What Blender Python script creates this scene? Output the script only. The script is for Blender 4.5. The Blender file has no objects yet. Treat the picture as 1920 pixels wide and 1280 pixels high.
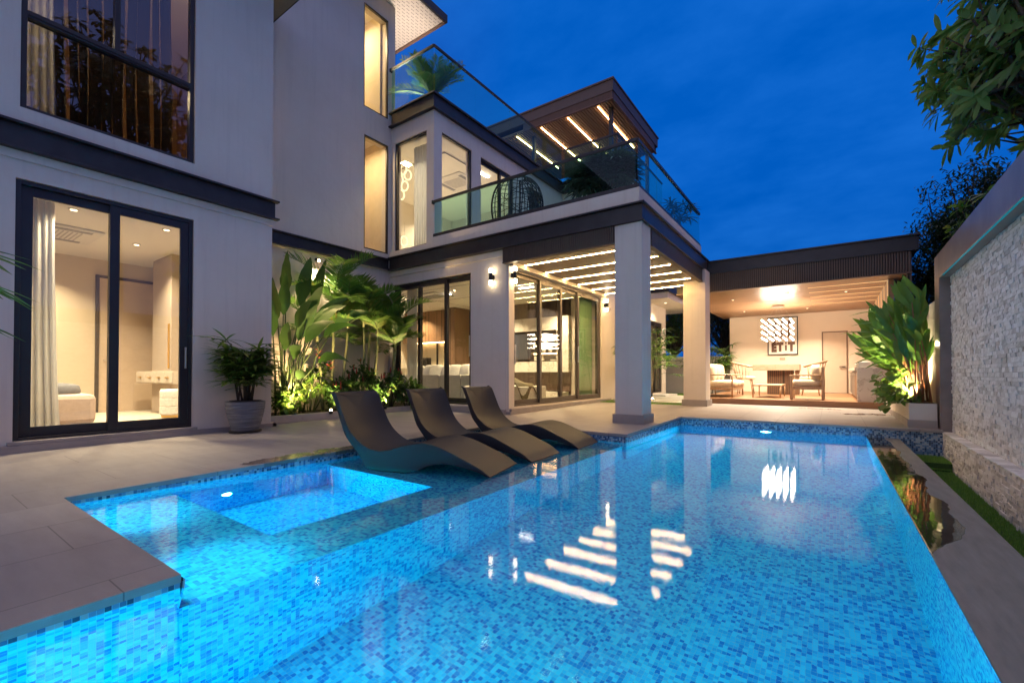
SKY_R, SKY_G, SKY_B, SKY_K, EXPO = .0, .8, 1.6, 1.0, 0.0
PL_SPA, PL_FAR, PL_NEAR, PL_NEAR2, PL_END_FILL, PL_SH_FILL = 52, 190, 190, 45, 200, 20
import bpy, math, random
from mathutils import Vector, Matrix
R = math.radians
rnd = random.Random(7)
SC = bpy.context.scene
COL = SC.collection

# ------------------------------------------------------------------ helpers
class MB:
    """collects shapes in world coordinates; build() links them as one mesh object"""
    def __init__(s): s.v = []; s.f = []
    def add(s, vs, fs):
        b = len(s.v); s.v.extend([tuple(p) for p in vs]); s.f.extend([tuple(b + i for i in q) for q in fs]); return s
    def box(s, x0, x1, y0, y1, z0, z1):
        if x0 > x1: x0, x1 = x1, x0
        if y0 > y1: y0, y1 = y1, y0
        if z0 > z1: z0, z1 = z1, z0
        return s.add([(x0,y0,z0),(x1,y0,z0),(x1,y1,z0),(x0,y1,z0),(x0,y0,z1),(x1,y0,z1),(x1,y1,z1),(x0,y1,z1)],
                     [(0,3,2,1),(4,5,6,7),(0,1,5,4),(1,2,6,5),(2,3,7,6),(3,0,4,7)])
    def obox(s, c, sx, sy, sz, M):
        vs = []
        for z in (-.5,.5):
            for x, y in ((-.5,-.5),(.5,-.5),(.5,.5),(-.5,.5)):
                vs.append(Vector(c) + M @ Vector((x*sx, y*sy, z*sz)))
        return s.add(vs, [(0,3,2,1),(4,5,6,7),(0,1,5,4),(1,2,6,5),(2,3,7,6),(3,0,4,7)])
    def bar(s, a, b, w, h=None, up=(0,0,1)):
        a, b = Vector(a), Vector(b); h = h or w; d = b - a; L = d.length
        if L < 1e-6: return s
        d.normalize(); u = Vector(up)
        if abs(d.dot(u)) > .95: u = Vector((0,1,0))
        r = d.cross(u).normalized(); u = r.cross(d)
        vs = []
        for p in (a, b):
            for x, y in ((-.5,-.5),(.5,-.5),(.5,.5),(-.5,.5)):
                vs.append(p + r*x*w + u*y*h)
        return s.add(vs, [(0,1,2,3),(7,6,5,4),(0,4,5,1),(1,5,6,2),(2,6,7,3),(3,7,4,0)])
    def tube(s, pts, rad, n=8, caps=True):
        pts = [Vector(p) for p in pts]; m = len(pts)
        rr = rad if isinstance(rad, (list, tuple)) else [rad]*m
        vs = []; fs = []; ref = None
        for i, p in enumerate(pts):
            d = (pts[min(i+1,m-1)] - pts[max(i-1,0)]).normalized()
            if ref is None:
                ref = Vector((0,0,1)) if abs(d.z) < .9 else Vector((1,0,0))
            r = d.cross(ref)
            if r.length < 1e-5: r = d.cross(Vector((0,1,0)))
            r.normalize(); u = r.cross(d); ref = u
            for k in range(n):
                a = 2*math.pi*k/n
                vs.append(p + (r*math.cos(a) + u*math.sin(a))*rr[i])
        for i in range(m-1):
            for k in range(n):
                k2 = (k+1) % n
                fs.append((i*n+k, i*n+k2, (i+1)*n+k2, (i+1)*n+k))
        if caps:
            fs.append(tuple(range(n-1,-1,-1))); fs.append(tuple((m-1)*n+k for k in range(n)))
        return s.add(vs, fs)
    def lathe(s, c, prof, n=24):
        """prof: list of (radius, z), from bottom to top, closed at the ends"""
        vs = []; fs = []; m = len(prof)
        for r, z in prof:
            for k in range(n):
                a = 2*math.pi*k/n; vs.append((c[0]+r*math.cos(a), c[1]+r*math.sin(a), c[2]+z))
        for i in range(m-1):
            for k in range(n):
                k2 = (k+1) % n; fs.append((i*n+k, i*n+k2, (i+1)*n+k2, (i+1)*n+k))
        fs.append(tuple(range(n-1,-1,-1))); fs.append(tuple((m-1)*n+k for k in range(n)))
        return s.add(vs, fs)
    def sphere(s, c, rx, ry=None, rz=None, n=12, m=8, p=1.0):
        ry = ry or rx; rz = rz or rx; vs = []; fs = []
        def sg(v): return math.copysign(abs(v)**p, v)
        for i in range(1, m):
            t = math.pi*i/m - math.pi/2
            for k in range(n):
                a = 2*math.pi*k/n
                vs.append((c[0]+rx*sg(math.cos(t))*sg(math.cos(a)), c[1]+ry*sg(math.cos(t))*sg(math.sin(a)), c[2]+rz*sg(math.sin(t))))
        b = len(vs); vs += [(c[0],c[1],c[2]-rz),(c[0],c[1],c[2]+rz)]
        for i in range(m-2):
            for k in range(n):
                k2 = (k+1) % n; fs.append((i*n+k, i*n+k2, (i+1)*n+k2, (i+1)*n+k))
        for k in range(n):
            k2 = (k+1) % n; fs.append((b, k2, k)); fs.append((b+1, (m-2)*n+k, (m-2)*n+k2))
        return s.add(vs, fs)
    def grid(s, P):
        n = len(P[0]); vs = [p for row in P for p in row]; fs = []
        for i in range(len(P)-1):
            for j in range(n-1):
                fs.append((i*n+j, i*n+j+1, (i+1)*n+j+1, (i+1)*n+j))
        return s.add(vs, fs)
    def prism(s, poly, z0, z1):
        n = len(poly)
        vs = [(x,y,z0) for x,y in poly] + [(x,y,z1) for x,y in poly]
        return s.add(vs, [tuple(range(n-1,-1,-1)), tuple(range(n,2*n))] + [(i,(i+1)%n,n+(i+1)%n,n+i) for i in range(n)])
    def wall(s, axis, p0, p1, u0, u1, z0, z1, holes=()):
        """a wall across axis between p0 and p1 with rectangular openings (u0,u1,z0,z1)"""
        us = sorted({u0, u1, *[min(max(h[i],u0),u1) for h in holes for i in (0,1)]})
        zs = sorted({z0, z1, *[min(max(h[i],z0),z1) for h in holes for i in (2,3)]})
        nu, nz = len(us)-1, len(zs)-1
        def solid(i, j):
            if not (0 <= i < nu and 0 <= j < nz): return False
            cu, cz = (us[i]+us[i+1])/2, (zs[j]+zs[j+1])/2
            return not any(h[0] < cu < h[1] and h[2] < cz < h[3] for h in holes)
        def P(p, u, z): return (p, u, z) if axis == 'x' else (u, p, z)
        for i in range(nu):
            for j in range(nz):
                if not solid(i, j): continue
                a, b, c, d = us[i], us[i+1], zs[j], zs[j+1]
                s.add([P(p0,a,c),P(p0,b,c),P(p0,b,d),P(p0,a,d)], [(0,1,2,3)])
                s.add([P(p1,a,c),P(p1,b,c),P(p1,b,d),P(p1,a,d)], [(3,2,1,0)])
                for (di, dj, q) in ((-1,0,((a,c),(a,d))),(1,0,((b,d),(b,c))),(0,-1,((b,c),(a,c))),(0,1,((a,d),(b,d)))):
                    if not solid(i+di, j+dj):
                        (ua,za),(ub,zb) = q
                        s.add([P(p0,ua,za),P(p0,ub,zb),P(p1,ub,zb),P(p1,ua,za)], [(0,1,2,3)])
        return s
    def build(s, name, mat, parent=None, smooth=False, bevel=0, at=None, solid=0, sub=0, weld=False):
        me = bpy.data.meshes.new(name)
        if parent is not None: o0 = Vector(parent['wloc'])
        elif at is not None: o0 = Vector(at)
        else:
            xs = [p[0] for p in s.v]; ys = [p[1] for p in s.v]; zs = [p[2] for p in s.v]
            o0 = Vector(((min(xs)+max(xs))/2, (min(ys)+max(ys))/2, min(zs)))
        me.from_pydata([tuple(Vector(p)-o0) for p in s.v], [], s.f)
        me.materials.append(mat)
        if smooth:
            me.polygons.foreach_set('use_smooth', [True]*len(me.polygons))
        me.update()
        o = bpy.data.objects.new(name, me); COL.objects.link(o)
        o['wloc'] = list(o0)
        if parent is not None: o.parent = parent
        else: o.location = o0
        if weld:
            m = o.modifiers.new('Weld','WELD'); m.merge_threshold = .0004
        if solid:
            m = o.modifiers.new('Solid','SOLIDIFY'); m.thickness = solid; m.offset = 0
        if sub:
            m = o.modifiers.new('Sub','SUBSURF'); m.levels = sub; m.render_levels = sub
        if bevel:
            m = o.modifiers.new('Bevel','BEVEL'); m.width = bevel; m.segments = 2; m.limit_method = 'ANGLE'; m.angle_limit = R(40)
            m.use_clamp_overlap = True; m.harden_normals = False
        return o

def tag(o, label, cat=None, group=None, kind=None):
    if label: o['label'] = label
    if cat: o['category'] = cat
    if group: o['group'] = group
    if kind: o['kind'] = kind
    return o
def thing(name, loc, label, cat, group=None):
    o = bpy.data.objects.new(name, None); COL.objects.link(o); o.location = loc
    o['wloc'] = list(loc); o.empty_display_size = .2
    return tag(o, label, cat, group)
def copy_tree(o, parent=None):
    c = o.copy(); COL.objects.link(c)
    if parent is not None: c.parent = parent
    for ch in list(o.children): copy_tree(ch, c)
    return c
def box(name, mat, parent, *b, bevel=0):
    return MB().box(*b).build(name, mat, parent, bevel=bevel)
def lamp(kind, name, parent, loc, energy, color, size=.1, target=None, **kw):
    l = bpy.data.lights.new(name, kind); l.energy = energy; l.color = color
    o = bpy.data.objects.new(name, l); COL.objects.link(o)
    base = Vector(parent['wloc']) if parent is not None else Vector((0,0,0))
    if parent is not None: o.parent = parent
    o.location = Vector(loc) - base
    if kind == 'AREA': l.size = size
    elif kind in ('POINT','SPOT'): l.shadow_soft_size = size
    for k, v in kw.items(): setattr(l, k, v)
    if target is not None:
        d = (Vector(target) - Vector(loc)).normalized()
        o.rotation_euler = d.to_track_quat('-Z','Y').to_euler()
    return o

# ------------------------------------------------------------------ materials
class NT:
    def __init__(s, m): s.n = m.node_tree.nodes; s.l = m.node_tree.links
    def new(s, t, **kw):
        n = s.n.new(t)
        for k, v in kw.items():
            if k in n.inputs.keys(): n.inputs[k].default_value = v
            else: setattr(n, k, v)
        return n
    def math(s, op, a, b=None, clamp=False):
        n = s.n.new('ShaderNodeMath'); n.operation = op; n.use_clamp = clamp
        for i, x in enumerate((a, b)):
            if x is None: continue
            if isinstance(x, (int, float)): n.inputs[i].default_value = x
            else: s.l.new(x, n.inputs[i])
        return n.outputs[0]
    def mix(s, f, a, b, kind='RGBA', blend='MIX'):
        n = s.n.new('ShaderNodeMix'); n.data_type = kind; n.blend_type = blend
        ia, ib = (6, 7) if kind == 'RGBA' else (2, 3)
        for i, x in ((0, f), (ia, a), (ib, b)):
            if isinstance(x, (int, float)): n.inputs[i].default_value = x
            elif isinstance(x, tuple): n.inputs[i].default_value = (*x, 1) if len(x) == 3 else x
            else: s.l.new(x, n.inputs[i])
        return n.outputs[2 if kind == 'RGBA' else 0]
    def ramp(s, f, stops, interp='LINEAR'):
        n = s.n.new('ShaderNodeValToRGB'); cr = n.color_ramp; cr.interpolation = interp
        while len(cr.elements) < len(stops): cr.elements.new(.5)
        for e, (p, c) in zip(cr.elements, stops):
            e.position = p; e.color = (*c, 1) if isinstance(c, tuple) else (c, c, c, 1)
        s.l.new(f, n.inputs[0]); return n.outputs[0]
    def noise(s, vec, scale, detail=3, rough=.5, out=0):
        n = s.n.new('ShaderNodeTexNoise'); n.inputs['Scale'].default_value = scale
        n.inputs['Detail'].default_value = detail; n.inputs['Roughness'].default_value = rough
        if vec is not None: s.l.new(vec, n.inputs['Vector'])
        return n.outputs[out]
    def pos(s): return s.n.new('ShaderNodeNewGeometry').outputs['Position']
    def xyz(s, v):
        n = s.n.new('ShaderNodeSeparateXYZ'); s.l.new(v, n.inputs[0]); return n.outputs
    def comb(s, x, y, z):
        n = s.n.new('ShaderNodeCombineXYZ')
        for i, q in enumerate((x, y, z)):
            if isinstance(q, (int, float)): n.inputs[i].default_value = q
            else: s.l.new(q, n.inputs[i])
        return n.outputs[0]
    def scale(s, v, sc):
        n = s.n.new('ShaderNodeMapping'); n.inputs['Scale'].default_value = sc; s.l.new(v, n.inputs[0]); return n.outputs[0]
    def bump(s, h, dist=.01, strength=1):
        n = s.n.new('ShaderNodeBump'); n.inputs['Distance'].default_value = dist; n.inputs['Strength'].default_value = strength
        s.l.new(h, n.inputs['Height']); return n.outputs[0]
    def obj(s): return s.n.new('ShaderNodeTexCoord').outputs['Object']

def base_mat(name):
    m = bpy.data.materials.new(name); m.use_nodes = True
    t = NT(m); p = m.node_tree.nodes['Principled BSDF']
    return m, t, p
def plain(name, col, rough=.6, metal=0, var=.06, scale=6, bump=0, bscale=120, spec=.5, coat=0):
    m, t, p = base_mat(name)
    v = t.pos()
    n = t.noise(v, scale, 4)
    a = tuple(c*(1-var) for c in col); b = tuple(min(1, c*(1+var)) for c in col)
    t.l.new(t.ramp(n, [(.3, a), (.7, b)]), p.inputs['Base Color'])
    p.inputs['Roughness'].default_value = rough; p.inputs['Metallic'].default_value = metal
    p.inputs['Specular IOR Level'].default_value = spec
    if coat: p.inputs['Coat Weight'].default_value = coat
    if bump:
        t.l.new(t.bump(t.noise(v, bscale, 3), bump), p.inputs['Normal'])
    return m
def emit(name, col, st):
    m = bpy.data.materials.new(name); m.use_nodes = True; t = NT(m); t.n.clear()
    e = t.new('ShaderNodeEmission'); e.inputs[0].default_value = (*col, 1); e.inputs[1].default_value = st
    o = t.new('ShaderNodeOutputMaterial'); t.l.new(e.outputs[0], o.inputs[0]); return m
def glass(name, tint=(.93,.96,.95), k=1.0):
    m = bpy.data.materials.new(name); m.use_nodes = True; t = NT(m); t.n.clear()
    tr = t.new('ShaderNodeBsdfTransparent'); tr.inputs[0].default_value = (*tint, 1)
    gl = t.new('ShaderNodeBsdfGlossy'); gl.inputs['Roughness'].default_value = 0.0
    fr = t.new('ShaderNodeFresnel'); bk = t.new('ShaderNodeNewGeometry'); t.l.new(t.mix(bk.outputs['Backfacing'], 1.5, 1/1.5, 'FLOAT'), fr.inputs[0])
    f = t.math('MULTIPLY', fr.outputs[0], k, True)
    mx = t.new('ShaderNodeMixShader'); t.l.new(f, mx.inputs[0]); t.l.new(tr.outputs[0], mx.inputs[1]); t.l.new(gl.outputs[0], mx.inputs[2])
    o = t.new('ShaderNodeOutputMaterial'); t.l.new(mx.outputs[0], o.inputs[0]); return m
def leaf(name, c1, c2, c3=None, rough=.45, trans=.35, veins=0):
    m, t, p = base_mat(name)
    g = t.n.new('ShaderNodeNewGeometry'); r = g.outputs['Random Per Island']
    st = [(0, c1), (.75, c2)] + ([(.97, c3)] if c3 else [])
    c = t.ramp(r, st)
    n = t.noise(g.outputs['Position'], 9, 3)
    c = t.mix(t.math('MULTIPLY', n, .5), c, tuple(x*.55 for x in c1))
    t.l.new(c, p.inputs['Base Color']); p.inputs['Roughness'].default_value = rough
    tl = t.new('ShaderNodeBsdfTranslucent'); t.l.new(t.mix(.5, c, tuple(x for x in c2)), tl.inputs[0])
    mx = t.new('ShaderNodeMixShader'); mx.inputs[0].default_value = trans
    t.l.new(p.outputs[0], mx.inputs[1]); t.l.new(tl.outputs[0], mx.inputs[2])
    t.l.new(mx.outputs[0], m.node_tree.nodes['Material Output'].inputs[0]); return m
def wood(name, c1, c2, axis=0, plank=.12, rough=.4, joint=True, gloss=.5):
    """planks running along axis (0 = x, 1 = y, 2 = z)"""
    m, t, p = base_mat(name); v = t.pos(); X = t.xyz(v)
    others = [i for i in (0,1,2) if i != axis]
    sc = [14, 14, 14]; sc[axis] = .9
    n = t.noise(t.scale(v, tuple(sc)), 3, 6, .6)
    across = X[others[0]]
    c = t.ramp(n, [(.25, c1), (.75, c2)])
    if joint:
        q = t.math('DIVIDE', across, plank); fl = t.math('FLOOR', q)
        w = t.new('ShaderNodeTexWhiteNoise'); w.noise_dimensions = '1D'; t.l.new(fl, w.inputs['W'])
        c = t.mix(t.math('MULTIPLY', w.outputs[0], .45), c, tuple(x*.55 for x in c1))
        fr = t.math('FRACT', q); g = t.math('LESS_THAN', fr, .04)
        c = t.mix(g, c, tuple(x*.2 for x in c1))
    t.l.new(c, p.inputs['Base Color']); p.inputs['Roughness'].default_value = rough
    p.inputs['Specular IOR Level'].default_value = gloss
    t.l.new(t.bump(n, .002), p.inputs['Normal'])
    return m
# ------------------------------------------------------------------ palette
def plaster():
    m, t, p = base_mat('plaster'); v = t.pos()
    n = t.noise(v, 1.3, 5, .6); st = t.noise(t.scale(v, (7, 7, .35)), 1.6, 5, .65)
    c = t.ramp(n, [(.3, (.615,.535,.44)), (.7, (.665,.585,.49))])
    c = t.mix(t.ramp(st, [(.50, 0.0), (.78, .30)]), c, (.44,.38,.31))
    t.l.new(c, p.inputs['Base Color']); p.inputs['Roughness'].default_value = .8; p.inputs['Specular IOR Level'].default_value = .3
    h = t.math('ADD', t.noise(v, 220, 3), t.math('MULTIPLY', t.noise(v, 9, 4), 3.0))
    t.l.new(t.bump(h, .0016), p.inputs['Normal']); return m
PLASTER = plaster()
PLASTER_IN = plain('interior_paint', (.68,.62,.53), .8, var=.02, scale=2)
CEIL_IN = plain('ceiling_paint', (.78,.74,.67), .85, var=.02, scale=2)
PLINTH = plain('plinth_stone', (.30,.26,.23), .6, var=.1, scale=5)
STEEL = plain('dark_steel', (.030,.026,.026), .42, .25, var=.25, scale=5, bump=.0006, bscale=300)
ALU = plain('bronze_aluminium', (.045,.038,.036), .38, .5, var=.1, scale=8)
BLACK = plain('black_metal', (.012,.012,.013), .45, .3)
CHROME = plain('brushed_metal', (.55,.54,.52), .28, 1)
BRASS = plain('brass', (.75,.50,.18), .3, 1)
TAUPE = plain('taupe_panel', (.40,.33,.27), .55, var=.03, scale=3)
SLAT = wood('slat_wood', (.065,.040,.026), (.105,.066,.043), 2, .04, .5, joint=False)
SLAT_BACK = plain('slat_backing', (.014,.010,.008), .8)
PORCHWOOD = wood('porch_ceiling_wood', (.25,.155,.095), (.36,.24,.15), 0, .05, .38)
ROOFWOOD = wood('roof_ceiling_wood', (.25,.145,.085), (.34,.205,.125), 1, .06, .5)
PAVWOOD = wood('pavilion_ceiling_wood', (.27,.15,.08), (.37,.215,.12), 0, .13, .36)
DECKWOOD = wood('pavilion_deck_wood', (.21,.095,.04), (.32,.16,.075), 0, .14, .35)
TEAK = wood('teak', (.30,.19,.105), (.42,.28,.165), 2, .1, .45, joint=False)
WALNUT = wood('walnut_panel', (.16,.085,.045), (.23,.13,.072), 2, .6, .4)
GLASS = glass('window_glass', (.93,.95,.92), 1.0)
GLASS_G = glass('green_glass', (.70,.93,.89), .45)
GLASS_DARK = glass('window_glass_coated', (.62,.66,.70), 2.6)
def fabric(name, col, var=.1): return plain(name, col, .92, var=var, scale=30, bump=.0015, bscale=400, spec=.2)
CREAM = fabric('cream_fabric', (.62,.52,.38))
WHITEFAB = fabric('white_fabric', (.72,.69,.64))
ROSEFAB = fabric('beige_velvet', (.50,.39,.33), .06)
GREYFAB = fabric('grey_fabric', (.13,.13,.14))
WARMFAB = fabric('olive_throw', (.12,.10,.06))
def sheer(name, col, tr):
    m, t, p = base_mat(name); p.inputs['Base Color'].default_value = (*col, 1); p.inputs['Roughness'].default_value = .9
    a = t.new('ShaderNodeBsdfTranslucent'); a.inputs[0].default_value = (*col, 1)
    x = t.new('ShaderNodeMixShader'); x.inputs[0].default_value = .5; t.l.new(p.outputs[0], x.inputs[1]); t.l.new(a.outputs[0], x.inputs[2])
    b = t.new('ShaderNodeBsdfTransparent'); y = t.new('ShaderNodeMixShader'); y.inputs[0].default_value = tr
    t.l.new(x.outputs[0], y.inputs[1]); t.l.new(b.outputs[0], y.inputs[2])
    t.l.new(y.outputs[0], m.node_tree.nodes['Material Output'].inputs[0]); return m
SHEER = sheer('sheer_curtain', (.84,.83,.80), .15)
GREENCURT = sheer('green_curtain', (.42,.60,.38), .02)
SHEER_DARK = sheer('brown_voile', (.045,.03,.018), .12)
def marble(name, base, vein):
    m, t, p = base_mat(name); v = t.pos()
    n = t.noise(v, 1.1, 6, .6, 1); n2 = t.noise(n, 2.2, 5, .6)
    c = t.ramp(t.math('ABSOLUTE', t.math('SUBTRACT', n2, .5)), [(0, vein), (.035, base), (1, base)])
    t.l.new(c, p.inputs['Base Color']); p.inputs['Roughness'].default_value = .2; return m
MARBLE = marble('white_marble', (.62,.58,.51), (.46,.41,.34))
MARBLE_Y = marble('cream_marble', (.42,.36,.26), (.38,.31,.20))
LED = emit('warm_led', (1,.64,.25), 170)
LED_SOFT = emit('warm_led_soft', (1,.66,.30), 1.2)
LED_ROOF = emit('warm_led_roof', (1,.60,.26), 42)
BULB = emit('sconce_glow', (1,.80,.50), 26)
BULBW = emit('white_glow', (1,.90,.80), 30)
RING = emit('ring_glow', (1,.76,.44), 2.2)
DOWN = emit('downlight_glow', (1,.78,.5), 6)
SPOTGLOW = emit('spot_glow', (1,.62,.3), 70)
POOLGLOW = emit('pool_lamp_glow', (.30,.95,1), 11)

def tile_material():
    m, t, p = base_mat('pool_mosaic')
    g = t.n.new('ShaderNodeNewGeometry'); P = t.xyz(g.outputs['Position']); N = t.xyz(g.outputs['True Normal'])
    ax = t.math('GREATER_THAN', t.math('ABSOLUTE', N[0]), .5); az = t.math('GREATER_THAN', t.math('ABSOLUTE', N[2]), .5)
    u = t.mix(ax, P[0], P[1], 'FLOAT'); v = t.mix(az, P[2], P[1], 'FLOAT')
    S = .0235
    u = t.math('DIVIDE', u, S); v = t.math('DIVIDE', v, S)
    iu, iv = t.math('FLOOR', u), t.math('FLOOR', v)
    w = t.new('ShaderNodeTexWhiteNoise'); w.noise_dimensions = '3D'
    t.l.new(t.comb(iu, iv, t.math('ADD', ax, t.math('MULTIPLY', az, 2))), w.inputs['Vector'])
    c = t.ramp(w.outputs[0], [(0, (.07,.62,.82)), (.28, (.045,.51,.77)), (.55, (.03,.40,.70)), (.74, (.015,.26,.61)), (.92, (.01,.18,.53))], 'CONSTANT')
    c2 = t.ramp(w.outputs[0], [(0, (.36,.42,.44)), (.3, (.14,.24,.36)), (.55, (.03,.05,.10)), (.78, (.07,.13,.24))], 'CONSTANT')
    top = t.math('MAXIMUM', t.math('GREATER_THAN', P[2], -.004), t.math('GREATER_THAN', P[0], .43))
    c = t.mix(top, c, c2)
    fu, fv = t.math('FRACT', u), t.math('FRACT', v)
    gr = t.math('MAXIMUM', t.math('GREATER_THAN', t.math('ABSOLUTE', t.math('SUBTRACT', fu, .5)), .455),
                t.math('GREATER_THAN', t.math('ABSOLUTE', t.math('SUBTRACT', fv, .5)), .455))
    c = t.mix(t.math('MULTIPLY', gr, .7), c, (.25,.50,.62))
    t.l.new(c, p.inputs['Base Color']); p.inputs['Roughness'].default_value = .25
    return m
TILE = tile_material()

def deck_material():
    m, t, p = base_mat('deck_porcelain'); v = t.pos(); X = t.xyz(v)
    n = t.noise(t.scale(v, (.9, 4, 1)), 2.2, 6, .62)
    c = t.ramp(n, [(.3, (.262,.230,.212)), (.7, (.33,.294,.272))])
    b = t.new('ShaderNodeTexBrick'); b.inputs['Scale'].default_value = 1; b.inputs['Mortar Size'].default_value = .003
    b.inputs['Brick Width'].default_value = 1.2; b.inputs['Row Height'].default_value = .6; b.offset = .5
    b.inputs['Color1'].default_value = (1,1,1,1); b.inputs['Color2'].default_value = (.87,.87,.88,1); b.inputs['Mortar'].default_value = (.42,.42,.42,1)
    t.l.new(t.comb(X[1], t.math('ADD', X[0], .17), 0), b.inputs['Vector'])
    c = t.mix(1.0, c, b.outputs['Color'], blend='MULTIPLY')
    # water splashed on the tiles
    nn = t.noise(t.scale(v, (1,1,1)), 3.4, 5, .6)
    def wet(cx, cy, rx, ry, th):
        d = t.math('ADD', t.math('POWER', t.math('DIVIDE', t.math('SUBTRACT', X[0], cx), rx), 2), t.math('POWER', t.math('DIVIDE', t.math('SUBTRACT', X[1], cy), ry), 2))
        return t.ramp(t.math('SUBTRACT', nn, t.math('MULTIPLY', d, .3)), [(th, 0.0), (th+.025, 1.0)])
    w = t.math('MAXIMUM', wet(-4.62, 2.65, .22, .75, .30), wet(.35, 10.9, .8, .55, .47))
    w = t.math('MAXIMUM', w, wet(-.1, 11.9, .9, .12, .46))
    c = t.mix(t.math('MULTIPLY', w, .62), c, (.10,.075,.055))
    t.l.new(c, p.inputs['Base Color'])
    t.l.new(t.mix(w, .5, .12, 'FLOAT'), p.inputs['Roughness'])
    t.l.new(t.bump(n, .002), p.inputs['Normal'])
    return m
DECK = deck_material()

def water_material():
    m = bpy.data.materials.new('pool_water'); m.use_nodes = True; t = NT(m); t.n.clear()
    v = t.pos()
    b = t.bump(t.math('ADD', t.noise(v, 26, 2), t.math('MULTIPLY', t.noise(v, 6, 2), .8)), .00022)
    b2 = t.bump(t.noise(v, 140, 1, .5), .00003)
    rf = t.new('ShaderNodeBsdfRefraction'); rf.inputs['IOR'].default_value = 1.333; rf.inputs['Roughness'].default_value = 0
    rf.inputs['Color'].default_value = (.90,.985,1,1); t.l.new(b, rf.inputs['Normal'])
    gl = t.new('ShaderNodeBsdfGlossy'); gl.distribution = 'BECKMANN'; gl.inputs['Roughness'].default_value = .062; t.l.new(b2, gl.inputs['Normal'])
    fr = t.new('ShaderNodeFresnel'); fr.inputs[0].default_value = 1.333
    mx = t.new('ShaderNodeMixShader'); t.l.new(fr.outputs[0], mx.inputs[0]); t.l.new(rf.outputs[0], mx.inputs[1]); t.l.new(gl.outputs[0], mx.inputs[2])
    o = t.new('ShaderNodeOutputMaterial'); t.l.new(mx.outputs[0], o.inputs[0]); return m
WATER = water_material()

def ledge_material():
    m, t, p = base_mat('wet_slate'); v = t.pos(); X = t.xyz(v)
    n = t.noise(t.scale(v, (6, 1, 1)), 4, 6, .6)
    c = t.ramp(n, [(.3, (.15,.142,.125)), (.7, (.22,.205,.18))])
    e = t.noise(t.comb(0, X[1], 0), 1.7, 3)
    far = t.math('SUBTRACT', X[0], t.math('ADD', .53, t.math('MULTIPLY', e, .24)))
    far = t.math('ADD', far, t.ramp(X[1], [(0,0.0),(1,0.0)]))
    near = t.new('ShaderNodeMapRange'); near.inputs[1].default_value = 3.9; near.inputs[2].default_value = 2.9; near.inputs[3].default_value = 0; near.inputs[4].default_value = .3
    t.l.new(X[1], near.inputs[0])
    wet = t.ramp(t.math('ADD', far, near.outputs[0]), [(.0, 1.0), (.02, 0.0)])
    c = t.mix(wet, c, (.022,.019,.014))
    t.l.new(c, p.inputs['Base Color']); t.l.new(t.mix(wet, .55, .035, 'FLOAT'), p.inputs['Roughness'])
    hb = t.mix(wet, n, t.noise(v, 7, 2), 'FLOAT')
    t.l.new(t.bump(hb, .0012), p.inputs['Normal']); return m
LEDGE = ledge_material()
def grass_material():
    m, t, p = base_mat('artificial_grass'); g = t.n.new('ShaderNodeNewGeometry')
    c = t.ramp(g.outputs['Random Per Island'], [(0, (.11,.25,.03)), (.7, (.20,.40,.05)), (1, (.30,.42,.08))])
    t.l.new(c, p.inputs['Base Color']); p.inputs['Roughness'].default_value = .6; return m
GRASS = grass_material()
TURF = plain('turf_base', (.04,.09,.015), .9, var=.3, scale=40)
SOIL = plain('soil', (.035,.025,.018), .95, var=.4, scale=30)
STONE_PAVE = plain('pale_paver', (.42,.40,.35), .7, var=.08, scale=8)
WALLPLASTER = plain('garden_wall_paint', (.52,.48,.43), .8, var=.05, scale=3)

# ------------------------------------------------------------------ the setting
H_CAM = .95
def dz(y): return .05 + .012*y
def deck_rect(mb, x0, x1, y0, y1, th=.036):
    a, b = dz(y0), dz(y1)
    mb.add([(x0,y0,a-th),(x1,y0,a-th),(x1,y1,b-th),(x0,y1,b-th),(x0,y0,a),(x1,y0,a),(x1,y1,b),(x0,y1,b)],
           [(0,3,2,1),(4,5,6,7),(0,1,5,4),(1,2,6,5),(2,3,7,6),(3,0,4,7)])
PX0, PX1 = -2.35, .42        # main pool
SX0 = -4.523                 # spa and shelf
YN, XN = .797, -2.373        # spa wall and near wall, set back under the coping
d = MB()
def poly_deck(mb, pts, th=.036):
    n = len(pts)
    top = [(x, y, dz(y)) for x, y in pts]; bot = [(x, y, dz(y)-th) for x, y in pts]
    mb.add(top + bot, [tuple(range(n)), tuple(range(2*n-1, n-1, -1))] + [(n+i, n+(i+1) % n, (i+1) % n, i) for i in range(n)])
poly_deck(d, [(-13,-4),(-2.37,-4),(-2.37,.80),(-4.52,.80),(-4.52,5.98),(-2.30,5.98),(-2.30,8.70),(1.275,8.70),(1.275,11.45),(-2.3,11.45),(-2.3,11.45),(-13,11.45)])
deck = d.build('pool_deck', DECK); tag(deck, None, kind='structure'); deck.location.z += 0
d = MB(); poly_deck(d, [(-2.75,11.454),(1.6,11.454),(1.6,12.42),(-2.75,12.42)])
tag(d.build('paved_strip', DECK), None, kind='structure')

p = MB()
ZS, ZF, ZP = -.20, -1.12, -1.05
def q(*v): p.add(v, [(0,1,2,3)])
# floors
q((XN,-3,ZF),(PX1,-3,ZF),(PX1,8.74,ZF),(XN,8.74,ZF))
q((SX0,.785,ZS),(PX0,.785,ZS),(PX0,1.45,ZS),(SX0,1.45,ZS))
q((-2.9,1.45,ZS),(PX0,1.45,ZS),(PX0,2.88,ZS),(-2.9,2.88,ZS))
q((SX0,2.88,ZS),(PX0,2.88,ZS),(PX0,5.996,ZS),(SX0,5.996,ZS))
q((SX0,1.45,ZP),(-2.9,1.45,ZP),(-2.9,2.88,ZP),(SX0,2.88,ZP))
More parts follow.
